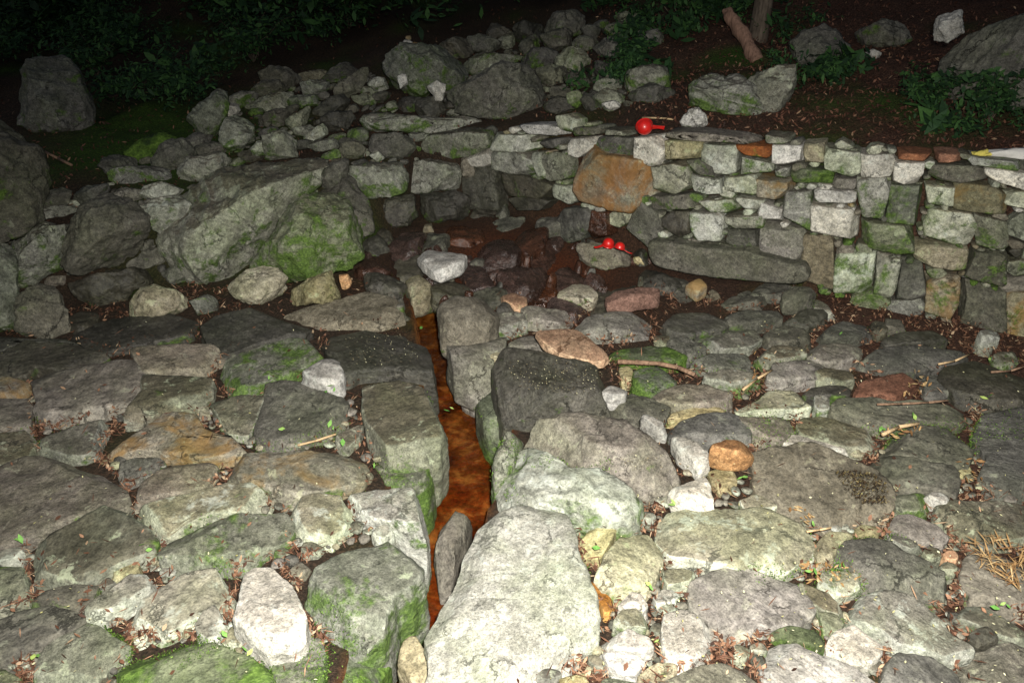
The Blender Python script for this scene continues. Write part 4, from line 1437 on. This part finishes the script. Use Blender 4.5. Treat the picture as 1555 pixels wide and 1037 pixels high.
def undergrowth(name, centres, seed, size=0.025, per=380, rad=0.4, hgt=0.35):
    r = np.random.RandomState(seed)
    A, SZ = [], []
    for (x, y, s) in centres:
        n = int(per * s)
        # sprays: leaves gathered along arching stems
        ns = max(6, int(16 * s))
        for k in range(ns):
            a = r.uniform(0, 6.28)
            L = r.uniform(0.5, 1.0) * rad * s ** .5
            t = np.sort(r.uniform(0.15, 1, n // ns))
            x0, y0 = x + r.normal(0, rad * .35), y + r.normal(0, rad * .35)
            bx = x0 + np.cos(a) * L * t
            by = y0 + np.sin(a) * L * t
            bz = hgt * s ** .5 * (1.6 * t - 1.1 * t * t) * r.uniform(.6, 1.5)
            j = r.normal(0, 0.035, (len(t), 3))
            A.append(np.stack([bx, by, terrain(bx, by) + bz + 0.03], 1) + j)
            SZ.append(np.full(len(t), size * math.exp(r.normal(0, .42))))
    P = np.concatenate(A)
    P[:, 2] = np.maximum(P[:, 2], terrain(P[:, 0], P[:, 1]) + 0.01)
    return link(name, leaves_mesh(name, P, np.tile([0, -0.3, 1.0], (len(P), 1)), np.concatenate(SZ), GREEN, seed, 0.5, 0.40, .3), kind='stuff')


def at(px, py):
    p, t = ray_hit(px, py)
    return p


cs = []
ru = np.random.RandomState(41)
for _ in range(78):
    px, py = ru.uniform(-120, 560), ru.uniform(-20, 175)
    if py > 60 + (560 - px) * 0.25 and px > 330:
        continue
    if 0 < px < 150 and 75 < py < 220:
        continue
    p = at(px, py)
    cs.append((p[0], p[1], ru.uniform(.7, 1.6)))
undergrowth('undergrowth_left', cs, 51)
cs = []
for _ in range(15):
    px, py = ru.uniform(930, 1230), ru.uniform(-20, 150)
    if 1030 < px < 1210 and py > 85:
        continue
    p = at(px, py)
    cs.append((p[0], p[1], ru.uniform(.5, 1.2)))
for _ in range(5):
    px, py = ru.uniform(1205, 1290), ru.uniform(110, 165)
    p = at(px, py)
    cs.append((p[0], p[1], ru.uniform(.25, .55)))
undergrowth('undergrowth_middle', cs, 52, size=0.026, rad=.28, hgt=.2)
cs = []
for _ in range(15):
    px, py = ru.uniform(1385, 1640), ru.uniform(165, 212)
    p = at(px, py)
    cs.append((p[0], p[1], ru.uniform(.15, .4)))
undergrowth('undergrowth_right', cs, 53, size=0.02, rad=.2, hgt=.16)
cs = []
for _ in range(90):
    x, y = ru.uniform(-9, 9), ru.uniform(9, 15)
    cs.append((x, y, ru.uniform(1, 2)))
undergrowth('undergrowth_far', cs, 54, size=0.06, rad=.8, hgt=.8, per=160)


def shrub(px, py, s, lab, seed):
    """leafy bush: stems and foliage are its parts"""
    r = np.random.RandomState(seed)
    p = at(px, py)
    root = link('shrub', None, None, tuple(p), label=lab, category='shrub')
    LP, LN = [], []
    segs = []
    for k in range(11):
        a = r.uniform(0, 6.28)
        sp = r.uniform(.25, .8) * s
        hg = r.uniform(.6, 1.1) * s
        prev = np.zeros(3)
        for i in range(1, 7):
            t = i / 6
            q = np.array([math.cos(a) * sp * t ** 1.3, math.sin(a) * sp * t ** 1.3, hg * (t - .25 * t * t)]) + r.normal(0, .02 * s, 3)
            segs.append((prev, q, 0.006 * s * (1.4 - t)))
            if i > 1:
                m = 16
                j = r.normal(0, .085 * s, (m, 3))
                j[:, 2] *= .35
                LP.append(q + j)
                LN.append(np.tile([math.cos(a) * .3, math.sin(a) * .3 - .2, 1], (m, 1)))
            prev = q
    link('foliage', leaves_mesh('foliage', np.concatenate(LP), np.concatenate(LN), 0.04 * s ** .5, GREEN, seed, .35, .42), root)
    link('stem', tube_mesh('stem', segs, BARK, 4), root)


def tube_mesh(name, segs, mat, n=5):
    V, F = [], []
    for a, b, rr in segs:
        r0, r1 = rr if isinstance(rr, tuple) else (rr, rr * .85)
        a, b = np.asarray(a, float), np.asarray(b, float)
        d = b - a
        d /= np.linalg.norm(d) + 1e-9
        e = np.cross(d, [0.3, 0.2, 1]) if abs(d[2]) < .9 else np.cross(d, [1, 0, 0])
        e /= np.linalg.norm(e)
        g = np.cross(d, e)
        base = len(V)
        for q, rad in ((a, r0), (b, r1)):
            for i in range(n):
                t = i * 2 * math.pi / n
                V.append(q + (e * math.cos(t) + g * math.sin(t)) * rad)
        for i in range(n):
            j = (i + 1) % n
            F.append((base + i, base + j, base + n + j))
            F.append((base + i, base + n + j, base + n + i))
        for c in (0, n):
            V.append(a if c == 0 else b)
            for i in range(n):
                j = (i + 1) % n
                f = (len(V) - 1, base + c + j, base + c + i) if c == 0 else (len(V) - 1, base + c + i, base + c + j)
                F.append(f)
    return mesh_np(name, np.array(V), np.array(F), mat)


shrub(150, 120, .55, 'feathery bluish green shrub just right of the black-blotched tall boulder', 1)
shrub(385, 95, .7, 'brightest leafy bush on the dark slope above the wedge-shaped rock', 2)
shrub(60, 60, .9, 'dim bush filling the top left corner of the dark slope', 3)
shrub(530, 45, .8, 'leafy bush at the top of the slope left of the domed boulder', 4)
shrub(1030, 40, .8, 'dim green bush behind the wall left of the dead trunk', 5)
shrub(960, 110, .35, 'small leafy shrub in the hollow behind the wall coping', 6)
shrub(1500, 190, .45, 'low green bush above the white cloth at the right edge', 7)
shrub(1400, 165, .3, 'little bush at the left end of the greenery on the right slope', 8)

# moss cushion on the left slope
SEED[0] += 1
boulder(parse('185,232 215,215 245,205 272,212 280,235 262,250 222,250 195,245'), 'n', None, .5, parent=bank, name='moss_cushion', cuts=0).data.materials[0] = MOSSM

# ================================================================== TREES AND DEAD WOOD


def trunk_mesh(path, radii, mat, n=14, seed=0, gnarl=0.16):
    V, F = [], []
    pth = np.array(path, float)
    T = np.linspace(0, len(pth) - 1, (len(pth) - 1) * 8 + 1)
    C = np.stack([np.interp(T, range(len(pth)), pth[:, i]) for i in range(3)], 1)
    Rr = np.interp(T, range(len(pth)), radii)
    for i, c in enumerate(C):
        d = C[min(i + 1, len(C) - 1)] - C[max(i - 1, 0)]
        d /= np.linalg.norm(d)
        e = np.cross(d, [0, 1, 0.1])
        e /= np.linalg.norm(e)
        g = np.cross(d, e)
        a = np.arange(n) * 2 * math.pi / n
        ring = c + (np.cos(a)[:, None] * e + np.sin(a)[:, None] * g) * Rr[i]
        nz_ = fbm(ring * np.array([14, 14, 3]) + seed, 71, 3)
        ring = c + (ring - c) * (1 + gnarl * nz_)[:, None]
        V.append(ring)
    V = np.concatenate(V)
    m = len(C)
    for i in range(m - 1):
        for j in range(n):
            a, b = i * n + j, i * n + (j + 1) % n
            F += [(a, b, b + n), (a, b + n, a + n)]
    V = np.concatenate([V, [C[0], C[-1]]])
    for j in range(n):
        F.append((m * n, (j + 1) % n, j))
        F.append((m * n + 1, (m - 1) * n + j, (m - 1) * n + (j + 1) % n))
    return mesh_np('trunk', V, np.array(F), mat)


b0, t0_ = ray_hit(1146, 88)
top = CAMP + rays([(1104, 18)])[0] * (t0_ + .1)
d_ = top - b0
link('dead_trunk', trunk_mesh([b0 - d_ * .1, b0 + d_ * .4 + [.02, 0, 0], b0 + d_ * .97, b0 + d_ * 1.03 - [.03, 0, 0]], [.062, .052, .046, .012], DEADWOOD, n=22, seed=3, gnarl=0.34), None, (0, 0, 0),
     label='short reddish dead trunk leaning left behind the wall', category='dead trunk')


def tree(px, py, height, rad, lab, seed, lean=0.0):
    r = np.random.RandomState(seed)
    p = at(px, py)
    root = link('tree', None, None, tuple(p), label=lab, category='tree')
    path = [(0, 0, -.2), (lean * .3, 0, height * .3), (lean * .6 + .05, .05, height * .65), (lean, 0, height)]
    tr = link('trunk', trunk_mesh(path, [rad * 1.3, rad, rad * .75, rad * .3], BARK, seed=seed), root)
    segs, LP = [], []
    for k in range(16):
        z = height * r.uniform(.45, .98)
        a = r.uniform(0, 6.28)
        L = r.uniform(.8, 1.7) * (1.25 - z / height * .7)
        s = np.array([lean * z / height, 0, z])
        e = s + np.array([math.cos(a) * L, math.sin(a) * L, L * .35])
        link('limb', tube_mesh('limb', [(s, e, (rad * .3, rad * .07))], BARK, 6), root)
        for q in range(7):
            c = s + (e - s) * r.uniform(.35, 1.1) + r.normal(0, .18, 3)
            LP.append(c + r.normal(0, 1, (26, 3)) * [.22, .22, .09])
    LPc = np.concatenate(LP)
    link('crown', leaves_mesh('crown', LPc, np.tile([0, 0, 1.0], (len(LPc), 1)), .055, GREEN, seed, .5, .45), root)


tree(1150, 58, 5.5, .065, 'dark upright tree trunk beside the leaning dead trunk', 1, .1)
tree(300, -30, 6, .14, 'unlit tree at the top of the left slope, out in the dark', 2)
tree(820, -40, 6.5, .16, 'unlit tree above the skyline rocks at the top centre', 3, .2)
tree(1480, -30, 5.5, .13, 'unlit tree on the right slope above the pale square block', 4)

# sticks
def stick(P, z, r0, lab, mat=TWIG, cat='stick', name='stick', follow=False):
    W = on_plane(parse(P), np.array([0, 0, z]), np.array([0, 0, 1.]))
    if follow:
        W = np.array([ray_hit(*q)[0] + [0, 0, .02] for q in parse(P)])
    c = W.mean(0)
    segs = [(W[i] - c, W[i + 1] - c, (r0, r0 * .85)) for i in range(len(W) - 1)]
    link(name, tube_mesh(name, segs, mat, 7), None, tuple(c), label=lab, category=cat)


stick('938,549 965,550 1000,552 1030,558 1055,569', .10, .014, 'thick brown fallen stick lying on the paving right of the dark rock')
stick('1332,614 1370,613 1410,611 1440,608', .095, .006, 'thin straight twig on the paving below the red oval stone')
stick('452,676 480,669 510,659', .03, .006, 'short pale twig in the joint left of the channel', STRAW)
stick('1505,565 1535,563 1560,555', .10, .006, 'thin twig on dark ground at the right edge below the wall')
stick('1128,592 1150,575 1172,562', .10, .007, 'forked-looking pale twig across the joint right of centre', STRAW)
stick('1340,660 1365,648 1395,643', .10, .009, 'broad curl of straw-coloured bark on the right paving', STRAW, 'bark strip', 'bark_strip')
stick('1425,553 1450,548 1472,538', .09, .006, 'straw stalk lying near the foot of the wall at right', STRAW, 'stalk', 'straw_stalk')
stick('1225,807 1245,804 1262,801', .07, .005, 'short straw beside the wide slab at lower right', STRAW, 'stalk', 'straw_stalk')
stick('975,183 1005,184 1022,186', .0, .007, 'pale stick lying on the wall terrace behind the red dipper', STRAW, follow=True)
stick('70,235 90,245 110,255', 0, .012, 'broken branch lying right of the huge rounded boulder', TWIG, follow=True)

# straw tangle at the lower right and brown leaf curls: stuff
def scatter_px(poly, n, z, seed):
    r = np.random.RandomState(seed)
    P = np.asarray(poly, float)
    lo, hi = P.min(0), P.max(0)
    out = []
    x0, y0, x1, y1, ins = raster(P)
    while len(out) < n:
        q = r.uniform(lo, hi)
        i, j = int((q[1] - OY) / 2) - y0, int((q[0] - OX) / 2) - x0
        if 0 <= i < ins.shape[0] and 0 <= j < ins.shape[1] and ins[i, j]:
            out.append(q)
    return on_plane(out, np.array([0, 0, z]), np.array([0, 0, 1.]))


TAN = leaf_mat('straw_bits', [(0, (.16, .08, .03)), (.5, (.36, .22, .09)), (1, (.55, .42, .22))])
P = scatter_px([(1470, 825), (1500, 810), (1570, 830), (1600, 870), (1540, 890), (1490, 860)], 170, .10, 4)
link('straw_litter', leaves_mesh('straw_litter', P, np.tile([0, 0, 1.], (len(P), 1)), .034, TAN, 8, .2, .07, .1), kind='stuff')
P = np.concatenate([scatter_px([(1195, 765), (1225, 770), (1240, 795), (1215, 800)], 16, .05, 5), scatter_px([(1330, 655), (1400, 640), (1405, 650), (1345, 672)], 20, .08, 6),
                    scatter_px([(1375, 565), (1410, 560), (1420, 590), (1370, 610)], 24, .10, 7), scatter_px([(1150, 530), (1170, 545), (1160, 560), (1120, 600)], 12, .09, 8),
                    scatter_px([(1450, 690), (1490, 700), (1495, 740), (1460, 745)], 20, .06, 9), scatter_px([(1210, 850), (1310, 860), (1300, 890), (1230, 890)], 60, .03, 10)])
link('brown_leaf_litter', leaves_mesh('brown_leaf_litter', P, np.tile([0, 0, 1.], (len(P), 1)), .016, TAN, 9, .5, .35, .5), kind='stuff')
# spoon of wet needles on the dark rocks and brown slab
WET = leaf_mat('wet_debris', [(0, (.012, .008, .004)), (.7, (.05, .03, .012)), (1, (.20, .16, .06))])
P = np.concatenate([scatter_px([(1270, 715), (1310, 712), (1345, 730), (1350, 765), (1310, 765), (1280, 740)], 700, .118, 11)])
link('needle_patch', leaves_mesh('needle_patch', P, np.tile([0, 0, 1.], (len(P), 1)), .0065, WET, 12, .5, .3, .5), kind='stuff')
P = np.concatenate([scatter_px([(765, 545), (850, 545), (920, 565), (900, 600), (790, 590)], 420, .232, 12), scatter_px([(515, 515), (620, 500), (640, 550), (540, 555)], 300, .135, 13),
                    scatter_px([(930, 690), (1030, 690), (1030, 715), (960, 715)], 60, .285, 14)])
link('pale_debris', leaves_mesh('pale_debris', P, np.tile([0, 0, 1.], (len(P), 1)), .0032, SPECK, 13, .5, .6, .4), kind='stuff')

# fresh green leaves dropped here and there
pp = []
for (x, y, n, s) in [(413, 570, 6, 10), (508, 645, 8, 9), (515, 665, 4, 8), (430, 650, 3, 8), (505, 590, 6, 8), (683, 621, 3, 6), (612, 598, 4, 6), (222, 830, 3, 8), (26, 818, 4, 10), (935, 782, 3, 6), (905, 832, 4, 8),
                     (985, 890, 7, 9), (1275, 855, 7, 8), (1525, 920, 6, 12), (1340, 651, 4, 6), (1235, 795, 4, 8), (1280, 508, 3, 8), (1130, 722, 4, 10), (1020, 765, 4, 6), (1000, 975, 5, 6), (1500, 545, 4, 8), (375, 985, 4, 8),
                     (333, 965, 4, 7), (1230, 865, 5, 9), (1390, 632, 4, 8), (570, 705, 3, 8), (850, 572, 3, 6), (1500, 600, 4, 12), (55, 1000, 5, 8), (640, 500, 2, 6)]:
    for _ in range(max(2, n // 2)):
        pp.append((x + rl.normal(0, s * .5), y + rl.normal(0, s * .35)))
P = on_plane(pp, np.array([0, 0, .085]), np.array([0, 0, 1.]))
link('green_leaf_litter', leaves_mesh('green_leaf_litter', P, np.tile([0, 0, 1.], (len(P), 1)), .016, SPROUT, 14, .5, .5, .4), kind='stuff')
pp = []
while len(pp) < 520:
    q = (rl.uniform(-50, 1600), rl.uniform(480, 1050))
    if rl.rand() < .25 + .75 * (q[0] > 900):
        pp.append(q)
P = on_plane(pp, np.array([0, 0, .075]), np.array([0, 0, 1.]))
ok = channel_d(P[:, 0], P[:, 1]) > .05
P = P[ok]
link('fallen_petals', leaves_mesh('fallen_petals', P, np.tile([0, 0, 1.], (len(P), 1)), .0055, PETAL, 15, .3, .5, .3), kind='stuff')

# ================================================================== DIPPERS, CLOTH, CAIRN


def lathe(name, prof, mat, n=28):
    V, F = [], []
    for r_, z_ in prof:
        for i in range(n):
            a = i * 2 * math.pi / n
            V.append((r_ * math.cos(a), r_ * math.sin(a), z_))
    for k in range(len(prof) - 1):
        for i in range(n):
            j = (i + 1) % n
            F.append((k * n + i, k * n + j, (k + 1) * n + j, (k + 1) * n + i))
    return mesh_np(name, np.array(V), np.array(F), mat)


def dipper(loc, rot, lab, s=1.0):
    root = link('dipper', None, None, loc, label=lab, category='dipper', group='red plastic water dippers')
    root.rotation_euler = rot
    root.scale = (1, 1, 1)
    pr = []
    R, T = .052 * s, .0025
    for i in range(9):
        a = i / 8 * math.pi / 2
        pr.append((max(R * math.sin(a), .0005), R * 1.0 - R * math.cos(a) * 1.0))
    pr.append((R * 1.02, R * 1.25))
    pr.append((R * 1.07, R * 1.27))
    pr.append((R * 1.07, R * 1.30))
    pr.append((R * 0.97, R * 1.29))
    for i in range(8, -1, -1):
        a = i / 8 * math.pi / 2
        pr.append((max((R - T) * math.sin(a), .0005), R - (R - T) * math.cos(a)))
    link('bowl', lathe('bowl', pr, REDP), root)
    # hollow-backed handle with a slight droop
    V, F = [], []
    L = .085 * s
    for i in range(9):
        t = i / 8
        x = R * .98 + L * t
        wd = (.017 - .006 * math.sin(t * math.pi * .8)) * s
        z = R * 1.22 + .012 * s * math.sin(t * 2.2)
        for (yy, zz) in ((-wd, -.004), (-wd * .6, .004), (wd * .6, .004), (wd, -.004), (wd * .6, -.002), (-wd * .6, -.002)):
            V.append((x, yy, z + zz * s * 1.2))
    for i in range(8):
        for k in range(6):
            j = (k + 1) % 6
            F.append((i * 6 + k, i * 6 + j, i * 6 + 6 + j, i * 6 + 6 + k))
    F.append((0, 1, 2, 3)); F.append((0, 3, 4, 5)); F.append((51, 50, 49, 48)); F.append((53, 52, 51, 48))
    link('handle', mesh_np('handle', np.array(V), np.array(F), REDP), root)


def wallpt(px, py, y):
    d = rays([(px, py)])[0]
    return CAMP + d * (y / d[1])


# on the coping: lying on its side, handle to the right
q = wallpt(985, 204, 5.36)
dipper((q[0] - .02, q[1], q[2] + .02), (math.radians(-75), math.radians(8), math.radians(5)), 'red plastic dipper lying on top of the wall with its handle pointing right', 1.05)
q = wallpt(925, 372, 5.2)
dipper((q[0], q[1], q[2] + .045), (math.radians(165), 0, math.radians(200)), 'left one of two red dippers upturned on the slab in the spring', .78)
q = wallpt(943, 376, 5.12)
dipper((q[0], q[1], q[2] + .04), (math.radians(160), math.radians(8), math.radians(-25)), 'right, slightly lower one of two red dippers on the slab in the spring', .7)

# white cloth along the wall top at the right edge, yellow at its tip
def ribbon(name, path, width, mat, parent, seed):
    r = np.random.RandomState(seed)
    P = np.array(path, float)
    n = 46
    T = np.linspace(0, len(P) - 1, n)
    C = np.stack([np.interp(T, range(len(P)), P[:, i]) for i in range(3)], 1)
    wds = np.interp(T, range(len(P)), width)
    V, F = [], []
    m = 14
    for i in range(n):
        for j in range(m):
            a = j * 2 * math.pi / m
            ro = 1 + .28 * math.sin(a * 3 + i * .12) + .15 * math.sin(a * 5 + i * .31 + 1)
            V.append(C[i] + np.array([0, math.cos(a) * wds[i] * ro, (math.sin(a) * .45 + .3) * wds[i] * ro]))
    for i in range(n - 1):
        for j in range(m):
            k = (j + 1) % m
            F.append((i * m + j, i * m + k, i * m + m + k, i * m + m + j))
    return link(name, mesh_np(name, np.array(V), np.array(F), mat), parent)


cp = [ray_hit(x, y)[0] for x, y in ((1466, 241), (1485, 242), (1520, 243), (1560, 250), (1620, 262))]
root = link('cloth', None, None, tuple(cp[0]), label='rolled white cloth with a yellow tip laid along the wall top at the right edge', category='cloth')
rel = [c - cp[0] + np.array([0, -.08, .05]) for c in cp]
ribbon('tip', [rel[0] - [.01, 0, 0], rel[0] + (rel[1] - rel[0]) * 1.05], [.018, .036], YELC, root, 1)
ribbon('roll', [rel[0] + (rel[1] - rel[0]) * .95, rel[2], rel[3] + [0, 0, .01], rel[4]], [.034, .05, .07, .06], CLOTH, root, 2)

# tiny cairn of chips on the domed boulder
cb = bpy.data.objects.new('cairn', None)
COL.objects.link(cb)
q, tq = ray_hit(640, 140)
cc = CAMP + rays([(620, 72)])[0] * tq
cb.location = tuple(cc)
cb['label'] = 'tiny pinkish cairn of stone chips on top of the domed boulder'
cb['category'] = 'cairn'
for i, (dx, dz, s) in enumerate([(-.05, 0, .06), (.05, 0, .065), (.0, .045, .05), (.01, .085, .035), (.1, -.01, .04)]):
    L = blob(0, 0, s, s * .6, 0, np.random.RandomState(i))
    me = stone_mesh('stone', L, None, RT, np.array([0, 0, 1.]), np.array([0, -1., 0]), s * .6, s * .6, M['u' if i % 2 else 'w'], level=2, seed=i + 3, p=3)
    link('stone', me, cb, (dx, 0, dz))
# white pointed stone on the terrace
q = ray_hit(1045, 192)[0]
me = stone_mesh('stone', np.array([(-.05, 0), (.05, 0), (.03, .05), (.008, .12), (-.008, .12), (-.03, .05)]) - [0, .05], None, RT, np.array([0, 0, 1.]), np.array([0, -1., 0]), .03, .03, M['w'], level=3, seed=8, p=2.5, cuts=2)
link('pointed_stone', me, None, (q[0], q[1], q[2] + .05), label='small white pointed stone standing on the terrace right of the wall-top dipper', category='stone')
